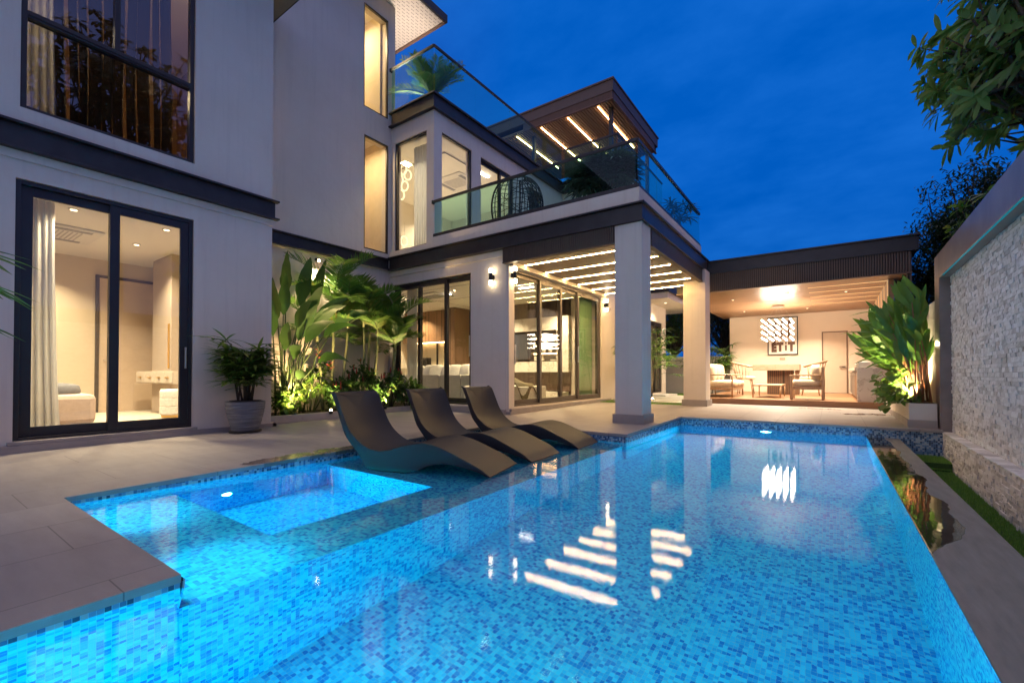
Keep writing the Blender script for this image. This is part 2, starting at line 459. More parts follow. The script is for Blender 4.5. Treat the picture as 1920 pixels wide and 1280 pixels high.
# pit walls
q((SX0,1.45,ZP),(-2.9,1.45,ZP),(-2.9,1.45,ZS),(SX0,1.45,ZS)); q((SX0,2.88,ZS),(-2.9,2.88,ZS),(-2.9,2.88,ZP),(SX0,2.88,ZP))
q((-2.9,1.45,ZS),(-2.9,1.45,ZP),(-2.9,2.88,ZP),(-2.9,2.88,ZS))
# main pool walls
q((XN,-3,ZF),(XN,YN,ZF),(XN,YN,.0236),(XN,-3,-.022)); q((PX0,YN,ZF),(PX0,5.996,ZF),(PX0,5.996,ZS),(PX0,.785,ZS))
q((-2.318,5.996,ZF),(-2.318,8.74,ZF),(-2.318,8.74,.1),(-2.318,5.996,.075)); q((PX0,5.996,ZF),(-2.318,5.996,ZF),(-2.318,5.996,.075),(PX0,5.996,.075)); q((XN,YN,ZF),(PX0,YN,ZF),(PX0,YN,ZS),(XN,YN,ZS)); q((PX1,-3,ZF),(PX1,-3,-.002),(PX1,8.74,-.002),(PX1,8.74,ZF))
q((PX0,8.74,ZF),(PX1,8.74,ZF),(PX1,8.74,.13),(PX0,8.74,.13)); q((PX1,8.74,-.45),(1.285,8.74,-.45),(1.285,8.74,.13),(PX1,8.74,.13))
q((XN,-3,ZF),(XN,-3,0.01),(PX1,-3,0.01),(PX1,-3,ZF))
# spa walls
q((SX0,.81,ZP),(SX0,6,ZP),(SX0,6,.09),(SX0,.81,.04)); q((SX0,.785,ZS),(PX0,.785,ZS),(PX0,.81,.04),(SX0,.81,.04))
q((SX0,5.996,ZS),(SX0,5.996,.078),(PX0,5.996,.078),(PX0,5.996,ZS))
pool = p.build('pool_basin', TILE); tag(pool, None, kind='structure')
w = MB(); w.add([(XN,-3,0),(PX1,-3,0),(PX1,8.74,0),(XN,8.74,0)], [(0,1,2,3)]); w.add([(SX0,YN,0),(XN,YN,0),(XN,5.996,0),(SX0,5.996,0)], [(0,1,2,3)])
tag(w.build('pool_water', WATER), None, kind='structure')
tag(MB().box(PX1+.002, .81, -3, 8.735, -.6, -.001).build('pool_ledge', LEDGE, bevel=.006), None, kind='structure')
dr = MB(); dr.lathe((-3.35,1.93,ZP), [(.13,.004),(.13,.016),(.112,.018),(.11,.011),(.085,.011),(.083,.018),(.065,.018),(.063,.011),(.04,.011),(.038,.018),(.002,.018)], 32)
tag(dr.build('pool_drain', plain('drain_plastic', (.35,.5,.55), .4), smooth=False), 'round ringed drain cover on the spa floor under water', 'drain cover')
# artificial grass strip below the ledge
tag(MB().box(.812, 1.6, -3, 8.70, -.6, -.33).build('grass_base', TURF), None, kind='structure')
gstep = MB().box(.815, 1.262, 8.05, 8.68, -.33, -.215).build('turf_step', TURF); tag(gstep, None, kind='structure')
def blades(name, rects, n, h, wdt, label):
    b = MB()
    for (x0,x1,y0,y1,z), k in zip(rects, n):
        for _ in range(k):
            x, y = rnd.uniform(x0,x1), rnd.uniform(y0,y1); a = rnd.uniform(0,6.28); l = h*rnd.uniform(.6,1.2); ln = rnd.uniform(-.5,.5)*l
            c, s_ = math.cos(a)*wdt, math.sin(a)*wdt
            b.add([(x-c,y-s_,z),(x+c,y+s_,z),(x+c*.6+ln*s_/wdt*.6,y+s_*.6+ln*c/wdt*.6,z+l)], [(0,1,2)])
    o = b.build(name, GRASS); return tag(o, label, kind='stuff')
blades('artificial_grass', [(.815,1.30,3.0,8.68,-.33),(.815,1.262,8.05,8.66,-.215),(.82,1.26,8.035,8.05,-.30)], [36000,5000,500], .028, .0022, 'short green artificial grass strip between the ledge and the stone wall')
# ground and side lawn
tag(MB().box(-60,60,-40,80,-1.4,-1.3).build('ground', SOIL), None, kind='structure')
tag(MB().box(-5.4,-2.752,11.454,19,.0,.185).build('side_lawn_base', TURF), None, kind='structure')
blades('side_lawn', [(-5.25,-2.76,11.46,18.2,.185)], [26000], .035, .004, 'bright green lawn around the stepping pavers beside the pillar')

# camera
cam = bpy.data.cameras.new('camera'); co = bpy.data.objects.new('camera', cam); COL.objects.link(co)
co.location = (0,0,H_CAM); co.rotation_euler = (math.pi/2 + .01214, 0, .61587)
cam.lens = 847.1/1920*36; cam.sensor_width = 36; cam.sensor_fit = 'HORIZONTAL'; cam.shift_y = 50.7/1920; cam.clip_end = 500; cam.clip_start = .02
SC.camera = co

# dusk sky
W = bpy.data.worlds.new('World'); SC.world = W; W.use_nodes = True
t = NT(W); t.n.clear()
sk = t.new('ShaderNodeTexSky'); sk.sky_type = 'NISHITA'; sk.sun_disc = False
SUN_EL, SUN_ROT = R(-3.2), R(150)
sk.sun_elevation = SUN_EL; sk.sun_rotation = SUN_ROT; sk.air_density = 1.0; sk.dust_density = .6; sk.ozone_density = 4.0
tc = t.new('ShaderNodeTexCoord')
X = t.xyz(tc.outputs['Generated'])
v = t.comb(t.math('DIVIDE', X[0], t.math('ADD', t.math('ABSOLUTE', X[2]), .25)), t.math('DIVIDE', X[1], t.math('ADD', t.math('ABSOLUTE', X[2]), .25)), 0)
cl = t.noise(t.scale(v, (1,1.5,1)), 1.3, 7, .62)
cl = t.ramp(cl, [(.40, 0.0), (.64, 1.0)])
SKYMUL = t.mix(1.0, sk.outputs[0], (SKY_R, SKY_G, SKY_B), blend='MULTIPLY')
# dusk cloud veil over the Nishita sky
c = t.mix(t.math('MULTIPLY', cl, .55), SKYMUL, t.mix(1.0, SKYMUL, (2.2,1.75,1.35), blend='MULTIPLY'))
# blue hour air light, paler towards the sunset behind the camera
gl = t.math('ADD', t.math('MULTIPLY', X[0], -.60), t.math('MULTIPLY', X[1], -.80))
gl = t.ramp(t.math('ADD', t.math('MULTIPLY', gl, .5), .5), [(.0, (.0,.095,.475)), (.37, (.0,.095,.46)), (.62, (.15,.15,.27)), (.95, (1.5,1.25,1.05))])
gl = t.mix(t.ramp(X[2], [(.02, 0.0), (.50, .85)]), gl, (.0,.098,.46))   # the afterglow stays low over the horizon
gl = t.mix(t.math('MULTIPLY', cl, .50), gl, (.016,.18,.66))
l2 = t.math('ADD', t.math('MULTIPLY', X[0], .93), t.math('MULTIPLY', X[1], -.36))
side_fill = t.ramp(l2, [(.12, (0,0,0)), (.85, (.21,.125,.035))])   # warm lobe added outside the view to warm the facades
gl = t.mix(1.0, gl, side_fill, blend='ADD')
top_fill = t.ramp(X[2], [(.66, (0,0,0)), (.95, (1.0,.76,.47))])   # warm overhead glow added above the view to lift walls and deck
gl = t.mix(1.0, gl, top_fill, blend='ADD')
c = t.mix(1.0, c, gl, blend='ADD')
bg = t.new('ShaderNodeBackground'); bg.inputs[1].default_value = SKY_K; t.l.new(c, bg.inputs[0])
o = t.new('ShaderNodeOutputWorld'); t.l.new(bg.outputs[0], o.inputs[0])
SC.view_settings.view_transform = 'Standard'; SC.view_settings.look = 'None'; SC.view_settings.exposure = EXPO; SC.view_settings.gamma = 1
cy = SC.cycles; cy.use_denoising = True; cy.max_bounces = 10; cy.transparent_max_bounces = 40; cy.transmission_bounces = 10; cy.diffuse_bounces = 4; cy.glossy_bounces = 5
cy.sample_clamp_indirect = 4; cy.sample_clamp_direct = 0; cy.caustics_refractive = True; cy.caustics_reflective = False
# ------------------------------------------------------------------ the villa
V = thing('villa', (-7.5,3.7,0), 'modern three storey plaster villa with dark steel beams and glass balconies beside the pool', 'house')
def vb(name, mat, *b, bevel=0): return box(name, mat, V, *b, bevel=bevel)
def ibeam_y(mb, x, y0, y1, z0, z1, out=.07, fl=.028, web=.03):
    """steel channel along y on the face x: web and two flanges"""
    mb.box(x+.001, x+web, y0, y1, z0+fl, z1-fl); mb.box(x+.001, x+web+out, y0-.0, y1+out*.6, z1-fl, z1); mb.box(x+.001, x+web+out, y0, y1+out*.6, z0, z0+fl)
# --- front wing
FX = -7.5
win_hole = (.93,2.655,3.985,6.6); door_hole = (.905,2.652,.19,3.17)
f = MB(); f.wall('x', FX-.28, FX, -3, 3.765, -.1, 7.7, [door_hole, win_hole]); f.build('front_wing_wall', PLASTER, V)
f = MB(); f.wall('y', 3.48, 3.764, -13, FX-.281, -.1, 7.7, []); f.build('side_wall', PLASTER, V)
f = MB(); f.box(FX+.001, FX+.022, -3, 3.78, 3.375, 3.475); f.build('wall_band', PLASTER, V, bevel=.004)
f = MB(); f.box(FX+.001, FX+.055, -3, 3.83, -.05, .150); f.box(FX-.25, FX+.055, 3.766, 3.83, -.05, .150); f.build('plinth', PLINTH, V, bevel=.004)
f = MB(); f.box(FX+.001, FX+.05, .86, 2.70, .152, .188); f.build('door_sill', PLINTH, V, bevel=.003)
f = MB(); ibeam_y(f, FX, -3, 3.80, 3.475, 3.79); f.build('steel_beam', STEEL, V, bevel=.003)
f = MB(); f.box(-13, FX+.75, -3, 4.36, 7.70, 7.74); f.build('eave_soffit', plain('eave_soffit_paint', (.20,.15,.11), .7), V)
f = MB(); f.box(-13, FX+.80, -3.05, 4.41, 7.741, 7.95); f.build('flat_roof', STEEL, V, bevel=.005)

def sliding(name, axis, p, u0, u1, z0, z1, splits, fw=.075, pane=GLASS, frame=ALU, depth=.10, sign=1, handle=None, toprail=.07, botrail=.10, mull=.055):
    """framed sliding door in the opening; splits = mullion centres; panels on two tracks"""
    def bx(mb, a0,a1,b0,b1,c0,c1):
        if axis == 'x': mb.box(a0,a1,b0,b1,c0,c1)
        else: mb.box(b0,b1,a0,a1,c0,c1)
    fr = MB(); d = depth*sign
    bx(fr, p, p-d*1.3, u0, u0+.045, z0, z1); bx(fr, p, p-d*1.3, u1-.045, u1, z0, z1); bx(fr, p+.002*sign, p-d*1.3, u0+.0451, u1-.0451, z1-.045, z1); bx(fr, p+.004*sign, p-d*1.3, u0+.0451, u1-.0451, z0, z0+.03)
    fo = fr.build(name, frame, V, bevel=.003)
    e = [u0+.046] + list(splits) + [u1-.046]
    for i in range(len(e)-1):
        off = .012 if i % 2 else .058
        a, b = e[i] - (mull/2 if i else 0), e[i+1] + (mull/2 if i < len(e)-2 else 0)
        zz0, zz1 = z0+.031, z1-.047
        s = MB(); x0, x1 = p-off*sign, p-(off+.04)*sign
        bx(s, x0, x1, a, a+mull, zz0, zz1); bx(s, x0, x1, b-mull, b, zz0, zz1)
        bx(s, x0, x1, a+mull+.0002, b-mull-.0002, zz1-toprail, zz1); bx(s, x0, x1, a+mull+.0002, b-mull-.0002, zz0, zz0+botrail)
        s.build('sash', frame, fo, bevel=.003)
        g = MB(); xm = (x0+x1)/2; bx(g, xm-.004, xm+.004, a+mull-.006, b-mull+.006, zz0+botrail-.006, zz1-toprail+.006); g.build('pane', pane, fo)
    if handle:
        for hu, hz, hl in handle:
            h = MB(); bx(h, p+.004*sign, p+.028*sign, hu-.011, hu+.011, hz-hl/2, hz+hl/2); h.build('handle', CHROME, fo, bevel=.004)
    return fo
sliding('sliding_door', 'x', FX-.03, .91, 2.647, .195, 3.165, [1.785], handle=[(2.565,1.18,.30)], toprail=.10, botrail=.11, mull=.10, frame=plain('dark_aluminium', (.035,.033,.037), .4, .5))
# upper window: three panes
fr = MB(); p_ = FX-.03
for b in ((.935,.985,3.99,6.6),(2.60,2.65,3.99,6.6),(.985,2.60,3.99,4.03),(.985,2.60,5.06,5.145),(1.76,1.815,5.146,6.6)):
    fr.box(p_, p_-.10, *b)
fr.box(p_+.012, p_-.02, .99, 2.595, 5.085, 5.12)
wo = fr.build('window', ALU, V, bevel=.003)
for b in ((.98,2.605,4.025,5.065),(.98,1.765,5.14,6.6),(1.81,2.605,5.14,6.6)):
    MB().box(p_-.05, p_-.056, *b).build('pane', GLASS_DARK, wo)
# bedroom shell
def room(x0,x1,y0,y1,z0,z1, wallm, ceilm, floorm, sides='xXyY'):
    o = []
    if 'x' in sides: o.append(vb('interior_wall', wallm, x0-.05, x0, y0-.05, y1+.05, z0, z1))
    if 'X' in sides: o.append(vb('interior_wall', wallm, x1, x1+.05, y0-.05, y1+.05, z0, z1))
    if 'y' in sides: o.append(vb('interior_wall', wallm, x0, x1, y0-.05, y0, z0, z1))
    if 'Y' in sides: o.append(vb('interior_wall', wallm, x0, x1, y1, y1+.05, z0, z1))
    o.append(vb('interior_ceiling', ceilm, x0-.05, x1+.05, y0-.05, y1+.05, z1, z1+.05)); o.append(vb('interior_floor', floorm, x0-.05, x1+.05, y0-.05, y1+.05, z0-.05, z0))
    return o
BEDWALL = plain('bedroom_paint', (.62,.52,.39), .85, var=.02, scale=2)
FLOORTILE = plain('interior_tile', (.60,.53,.43), .3, var=.05, scale=1.5)
room(-11.25, FX-.282, -1.5, 3.46, .235, 3.10, BEDWALL, CEIL_IN, FLOORTILE, 'xyY')
dd = MB(); dd.box(-11.249,-11.20,2.385,2.435,.236,2.81); dd.box(-11.249,-11.20,3.345,3.40,.236,2.81); dd.box(-11.249,-11.20,2.436,3.344,2.76,2.81)
do = dd.build('interior_door', plain('dark_door_frame', (.06,.045,.035), .5), V, bevel=.003)
MB().box(-11.245,-11.215,2.437,3.343,.24,2.758).build('door_leaf', plain('door_leaf_beige', (.55,.43,.32), .6, var=.03), do)
h = MB(); h.box(-11.214,-11.17,2.50,2.515,1.20,1.215); h.box(-11.185,-11.17,2.50,2.62,1.20,1.215); h.build('handle', CHROME, do)
def downlight(x, y, z, e, parent=V, r=.045, energy=True, col=(1,.80,.56), glow=DOWN, spread=118):
    m = MB(); m.lathe((x,y,z-.012), [(r,.0),(r+.012,.004),(r+.012,.012)], 20); o = m.build('downlight', CHROME, parent)
    g = MB(); g.lathe((x,y,z-.0145), [(r*.8,0),(r*.8,.002)], 16); g.build('lens', glow, o)
    if energy: lamp('AREA', 'downlight_beam', parent, (x,y,z-.03), e*1.25, col, .12, spread=R(spread))
for x, y in ((-8.07,1.49),(-8.07,2.5),(-9.4,2.5),(-9.4,.5),(-10.5,1.5)): downlight(x, y, 3.10, 52, col=(1,.78,.52))
# upper front room behind the coated window
room(-10.5, FX-.282, .2, 3.40, 3.85, 6.7, plain('dim_room_paint', (.50,.34,.19), .9), CEIL_IN, WALNUT, 'xyY')
lamp('AREA', 'bedside_glow', V, (-8.9,2.6,5.6), 60, (1,.66,.32), .3, target=(-7.9,2.5,5.0))
lamp('AREA', 'bedside_glow', V, (-9.2,1.6,6.2), 24, (1,.68,.36), .3, target=(-7.9,1.6,4.8))

# --- stair tower
TX = -8.8
tw1 = (6.495,7.20,7.16,9.585); tw2 = (6.51,7.21,3.86,6.51)
f = MB(); f.wall('x', TX-.25, TX, 3.77, 7.41, 3.45, 10.03, [tw1, tw2]); f.build('tower_wall', PLASTER, V)
f = MB(); f.wall('x', TX-.27, TX-.05, 3.77, 7.29, -.1, 3.449, []); f.build('tower_base_wall', PLASTER, V)
f = MB(); f.wall('y', 7.16, 7.409, -13, TX-.251, 7.3, 10.03, []); f.build('tower_side_wall', PLASTER, V)
f = MB(); ibeam_y(f, TX, 3.77, 7.20, 3.47, 3.735, .05); f.build('steel_beam', STEEL, V, bevel=.003)
for h_ in (tw1, tw2):
    fr = MB()
    fr.box(TX-.01, TX-.07, h_[0], h_[0]+.03, h_[2], h_[3]); fr.box(TX-.01, TX-.07, h_[1]-.03, h_[1], h_[2], h_[3])
    fr.box(TX-.01, TX-.07, h_[0]+.0301, h_[1]-.0301, h_[2], h_[2]+.03); fr.box(TX-.01, TX-.07, h_[0]+.0301, h_[1]-.0301, h_[3]-.03, h_[3])
    wo = fr.build('tower_window', ALU, V, bevel=.002)
    MB().box(TX-.035, TX-.042, h_[0]+.025, h_[1]-.025, h_[2]+.025, h_[3]-.025).build('pane', GLASS, wo)
STAIRW = plain('stairwell_paint', (.70,.61,.46), .8, var=.03, scale=2)
room(-10.9, TX-.252, 5.6, 7.15, 6.9, 9.85, STAIRW, CEIL_IN, WALNUT, 'xyY')
room(-10.0, TX-.252, 5.6, 7.28, 3.80, 6.75, plain('stair_fluted', (.62,.52,.38), .7), CEIL_IN, WALNUT, 'xyY')
b_ = MB()
for i in range(26): b_.box(-9.96, -9.93, 5.63+i*.063, 5.63+i*.063+.045, 3.82, 6.72)
b_.build('fluted_panel', plain('fluted_wood', (.60,.49,.34), .6), V, bevel=.004)
lamp('AREA', 'stair_light', V, (-9.7,6.4,9.75), 80, (1,.74,.42), .5, spread=R(170))
lamp('AREA', 'stair_light', V, (-9.35,6.4,6.65), 62, (1,.72,.40), .3, spread=R(170))
# tower roof with perforated soffit
PERF, t, pp = base_mat('perforated_soffit'); v = t.pos(); XX = t.xyz(v)
def slots(a, b, pa, pb, wa, wb, off):
    fa = t.math('FRACT', t.math('ADD', t.math('DIVIDE', a, pa), off)); ib = t.math('FRACT', t.math('DIVIDE', b, pb))
    return t.math('MULTIPLY', t.math('LESS_THAN', fa, wa), t.math('LESS_THAN', ib, wb))
row = t.math('MULTIPLY', t.math('MODULO', t.math('ABSOLUTE', t.math('FLOOR', t.math('DIVIDE', XX[0], .085))), 2), .5)
s1 = slots(XX[1], XX[0], .15, .085, .62, .16, row)
gap = t.math('GREATER_THAN', t.math('ABSOLUTE', t.math('SUBTRACT', t.math('FRACT', t.math('ADD', t.math('DIVIDE', XX[1], .15), row)), .31)), .03)
cc = t.mix(t.math('MULTIPLY', s1, gap), (.66,.60,.55), (.06,.045,.04)); t.l.new(cc, pp.inputs['Base Color']); pp.inputs['Roughness'].default_value = .7
vb('tower_soffit', PERF, -13, -8.10, 2.8, 8.40, 10.04, 10.06)
f = MB(); f.box(-13, -8.03, 2.75, 8.47, 10.075, 10.20); f.box(-8.099, -8.03, 2.75, 8.47, 10.0, 10.074); f.build('tower_roof', STEEL, V, bevel=.004)
f = MB(); f.box(-13, -8.101, 8.401, 8.47, 10.0, 10.074); f.build('roof_fascia', plain('roof_fascia_brown', (.16,.10,.08), .6), V, bevel=.004)
lamp('AREA', 'soffit_uplight', V, (-9.0,7.9,7.5), 60, (1,.80,.62), .3, target=(-8.8,7.9,10.0), spread=R(150))

# --- middle wing: living room below, bedroom above, terrace on top
Y2 = 7.3; LX = -5.25; UX = -7.34
d2 = (-8.72,-6.24,.29,3.105)
f = MB(); f.wall('y', Y2, Y2+.2, TX-.3, LX-.05, -.1, 3.311, [d2]); f.build('living_wall', PLASTER, V)
f = MB(); f.box(TX, LX-.03, Y2-.035, Y2+.1, 3.312, 3.44); f.build('wall_band', PLASTER, V, bevel=.003)
sd = (7.50,11.72,.285,3.09)
f = MB(); f.wall('x', LX-.2, LX, 7.31, 16.5, -.1, 3.44, [sd]); f.build('porch_wall', PLASTER, V)
f = MB(); f.box(LX-.05, LX+.06, 7.28, 7.32, -.05, .20); f.box(LX+.001, LX+.06, 7.321, 12.3, -.05, .255); f.box(-6.2,LX-.051,7.25,7.299,-.05,.24); f.box(-8.75,-6.201,7.22,7.299,-.05,.27); f.build('plinth', PLINTH, V, bevel=.004)
upw = (-8.675,-7.575,3.935,6.56)
f = MB(); f.wall('y', Y2, Y2+.2, TX, UX-.001, 3.44, 6.98, [upw]); f.build('upper_wall', PLASTER, V)
wU = (7.56,8.63,4.0,6.56); dU = (8.98,10.45,4.0,6.54); eU = (11.25,11.9,4.0,6.55)
f = MB(); f.wall('x', UX-.2, UX, 7.301, 13.3, 3.44, 6.98, [wU, dU, eU]); f.build('upper_side_wall', PLASTER, V)
# beam around the first floor
f = MB()
f.box(-8.74,-2.50,7.20,Y2-.001,3.47,3.735); f.box(-8.74,-2.455,7.145,Y2-.001,3.735,3.762); f.box(-8.74,-2.455,7.145,Y2-.001,3.442,3.469)
f.box(-2.53,-2.50,7.301,11.93,3.47,3.735); f.box(-2.6,-2.455,7.301,11.93,3.735,3.762); f.box(-2.6,-2.455,7.301,11.93,3.442,3.469)
f.build('steel_beam', STEEL, V, bevel=.003)
# balcony slab, rails
f = MB(); f.box(UX+.001,-2.56,7.235,11.55,3.765,4.03); f.box(TX,UX,7.235,Y2-.001,3.765,3.9); f.build('balcony_slab', PLASTER, V, bevel=.006)
vb('balcony_slab', PLASTER, -7.3,-2.62,7.31,11.5,3.50,3.76)
def railing(pts, z0, zg, zt, joints, name='railing'):
    base = MB(); rail = MB()
    for (a, b) in zip(pts[:-1], pts[1:]):
        rail.bar((*a, zt), (*b, zt), .045, .055); base.bar((*a, z0), (*b, z0), .05, .07)
    ro = base.build(name, STEEL, V, bevel=.003)
    rail.build('handrail', STEEL, ro, bevel=.004)
    for (a, b), js in zip(zip(pts[:-1], pts[1:]), joints):
        A, B = Vector(a), Vector(b); L = (B-A).length; D = (B-A)/L
        e = [.03] + [j for j in js] + [L-.02]
        for i in range(len(e)-1):
            p0, p1 = A + D*(e[i]+.006), A + D*(e[i+1]-.006)
            g = MB(); g.bar((p0.x,p0.y,(z0+zg)/2), (p1.x,p1.y,(z0+zg)/2), .014, zg-z0); g.build('glass_panel', GLASS_G, ro)
    return ro
railing([(-7.30,7.26),(-2.60,7.26),(-2.60,11.56)], 4.06, 4.80, 4.83, [(1.26,2.38,3.51),(1.01,2.14,3.23)])
for xx, yy, zz in ((-7.31,7.26,4.83),): vb('rail_bracket', BLACK, xx-.03, xx+.01, yy-.03, yy+.03, zz-.05, zz+.03)
# porch: fascia slats, ceiling, led strips, pillars
f = MB(); s_ = MB()
s_.box(-5.31,-2.975,7.215,7.26,3.15,3.44); s_.box(-2.56,-2.53,7.66,11.42,3.15,3.44)
s_.build('fascia_backing', SLAT_BACK, V)
n = 62
for i in range(n):
    x = -5.31 + i*(2.33/n); f.box(x, x+.024, 7.18, 7.2145, 3.165, 3.441)
f.build('slat_fascia', SLAT, V); f = MB()
for i in range(100):
    y = 7.665 + i*(3.75/100); f.box(-2.529, -2.495, y, y+.024, 3.165, 3.441)
f.build('slat_fascia', SLAT, V)
vb('fascia_trim', SLAT, -5.31,-2.97,7.165,7.26,3.135,3.16, bevel=.002); vb('fascia_trim', SLAT, -2.58,-2.485,7.66,11.42,3.135,3.16, bevel=.002)
pc = MB()
for i in range(94):
    y = 7.265 + i*.05; pc.box(-5.249,-2.57,y,y+.040,3.198,3.215)
pc.box(-5.249,-2.57,7.262,11.95,3.2155,3.24)
ceil = pc.build('porch_ceiling', PORCHWOOD, V)
for y in (7.80,8.63,9.45,10.25,11.06,11.87):
    MB().box(-5.20,-2.70,y-.0125,y+.0125,3.1955,3.1975).build('light_strip', LED, ceil)
vb('head_track', plain('track_beige', (.52,.45,.36), .5), LX+.001, LX+.08, 7.33, 11.9, 3.10, 3.19, bevel=.004)
def pillar(x0,x1,y0,y1,z0,z1):
    f = MB(); f.box(x0,x1,y0,y1,z0,z1); o = f.build('pillar', PLASTER, V, bevel=.006)
    MB().box(x0-.035,x1+.035,y0-.035,y1+.035,z0-.02,z0+.15).build('pillar_base', PLINTH, o, bevel=.004)
pillar(-2.97,-2.505,7.19,7.63,.136,3.441); pillar(-2.94,-2.43,11.36,11.84,.186,3.441)
sliding('sliding_door', 'y', Y2+.05, -8.715, -6.245, .295, 3.10, [-7.875,-7.03], sign=-1, handle=[(-6.30,1.55,.45)], toprail=.08, botrail=.10, mull=.075)
sliding('sliding_door', 'x', LX-.03, 7.505, 11.715, .29, 3.085, [8.59,9.53,10.43], handle=[(7.555,1.35,.4),(10.36,1.45,.4)], toprail=.08, botrail=.09, mull=.085, pane=GLASS, frame=plain('bronze_frame', (.105,.085,.07), .36, .5))
# living room shell
room(-12.9, LX-.21, 7.52, 11.75, .24, 3.125, PLASTER_IN, CEIL_IN, FLOORTILE, 'xX'.replace('X','')+'yY'.replace('y',''))
ln = MB()
for y in (8.3,9.7): ln.box(-12,-5.6,y,y+.02,3.121,3.1245)
for x in (-9.6,-6.6): ln.box(x,x+.02,7.8,11.5,3.1205,3.124)
ln.build('ceiling_groove', plain('groove_dark', (.12,.10,.08), .6), V)
MB().box(-6.45,-6.05,9.42,9.48,3.105,3.1195).build('ceiling_light_bar', BULBW, V)
for x, y in ((-11.6,10.6),(-10.6,9.7),(-9.2,9.2),(-8.2,10.6),(-7.0,9.0),(-6.3,10.8)): downlight(x, y, 3.12, 80, col=(1,.76,.46))
for x in (-8.74,-8.62):
    g = MB(); g.sphere((x+.3,8.9,3.08),.018,n=8,m=6); g.build('ceiling_spot', BULBW, V)
# upper bedroom shell, windows
room(-11.5, UX-.202, 7.51, 12.4, 3.90, 6.62, PLASTER_IN, CEIL_IN, FLOORTILE, 'xY')
fr = MB()
for b in ((-8.675,-8.615),(-7.60,-7.575)): fr.box(*b, Y2+.03, Y2+.10, 3.935, 6.56)
fr.box(-8.6149,-7.6001,Y2+.03,Y2+.10,3.935,3.96); fr.box(-8.6149,-7.6001,Y2+.03,Y2+.10,6.525,6.56)
wo = fr.build('corner_window', ALU, V, bevel=.002); MB().box(-8.62,-7.59,Y2+.055,Y2+.062,3.95,6.54).build('pane', GLASS, wo)
fr = MB(); h_ = wU
for a, b in ((h_[0],h_[0]+.025),(h_[1]-.06,h_[1])): fr.box(UX-.03,UX-.10,a,b,h_[2],h_[3])
fr.box(UX-.03,UX-.10,h_[0]+.0251,h_[1]-.0601,h_[3]-.04,h_[3]); fr.box(UX-.03,UX-.10,h_[0]+.0251,h_[1]-.0601,h_[2],h_[2]+.04)
wo = fr.build('balcony_window', ALU, V, bevel=.002); MB().box(UX-.06,UX-.067,h_[0]+.02,h_[1]-.05,h_[2]+.03,h_[3]-.03).build('pane', GLASS, wo)
sliding('balcony_door', 'x', UX-.03, dU[0], dU[1], dU[2], dU[3], [9.88], mull=.06)
fr = MB(); fr.box(UX-.03,UX-.08,eU[0],eU[1],eU[2],eU[3]); fr.build('dark_door', plain('dark_door_panel', (.02,.02,.022), .4), V, bevel=.003)
for x, y in ((-8.3,8.4),(-9.8,9.2),(-8.6,11.2),(-10.6,10.8)): downlight(x, y, 6.62, 52, col=(1,.82,.60))
MB().box(-8.05,-8.0,9.75,10.15,6.585,6.60).build('ceiling_light_bar', BULBW, V)
ln = MB(); ln.box(-8.04,-8.01,8.35,9.60,6.596,6.60); ln.box(-11,-8.0415,8.35,8.38,6.596,6.60); ln.build('ceiling_groove', plain('groove_dark2', (.05,.04,.04), .6), V)
f = MB(); f.box(-11.0,-7.8,12.2,12.38,3.9,6.15)
f.build('headboard_wall', plain('padded_panel_green', (.30,.30,.24), .8), V)
f = MB()
for i in range(9): f.box(-10.9+i*.36,-10.9+i*.36+.03,12.18,12.199,3.95,6.12)
f.build('panel_strip', plain('panel_strip_pale', (.6,.55,.42), .6), V)
# terrace beam, slab and upper rails
f = MB()
f.box(TX+.06,UX+.04,7.25,Y2-.001,7.0,7.29); f.box(TX-.02,UX+.09,7.205,Y2-.001,7.29,7.32); f.box(TX-.02,UX+.09,7.205,Y2-.001,6.965,6.999)
f.box(UX+.001,UX+.04,Y2,13.26,7.0,7.29); f.box(UX+.001,UX+.09,Y2,13.22,7.29,7.32); f.box(UX+.001,UX+.09,Y2,13.22,6.965,6.999)
f.box(UX+.041,LX-.05,13.22,13.299,7.0,7.29); f.box(UX+.041,LX,13.17,13.299,7.29,7.32); f.box(UX+.041,LX,13.17,13.299,6.965,6.999)
f.build('terrace_beam', STEEL, V, bevel=.003)
vb('terrace_slab', PLASTER, -13, UX, Y2+.001, 18, 6.99, 7.285)
vb('terrace_slab', PLASTER, UX+.001, LX, 13.301, 18, 6.99, 7.285)
f = MB(); f.wall('y', 13.3, 13.5, UX+.001, LX, 3.44, 6.98); f.build('rear_wall', PLASTER, V)
f = MB(); f.wall('x', LX-.2, LX, 13.501, 18, 3.44, 6.98); f.build('rear_side_wall', PLASTER, V)
railing([(TX+.02,7.27),(UX+.03,7.27),(UX+.03,13.2)], 7.33, 8.36, 8.40, [(),(1.45,2.94,4.5)])
railing([(UX+.08,13.25),(LX-.13,13.25),(LX-.13,17.8)], 7.33, 8.36, 8.40, [(.95,),(1.5,3.0)])
vb('rail_bracket', BLACK, TX-.0, TX+.03, 7.235, 7.305, 8.35, 8.43)
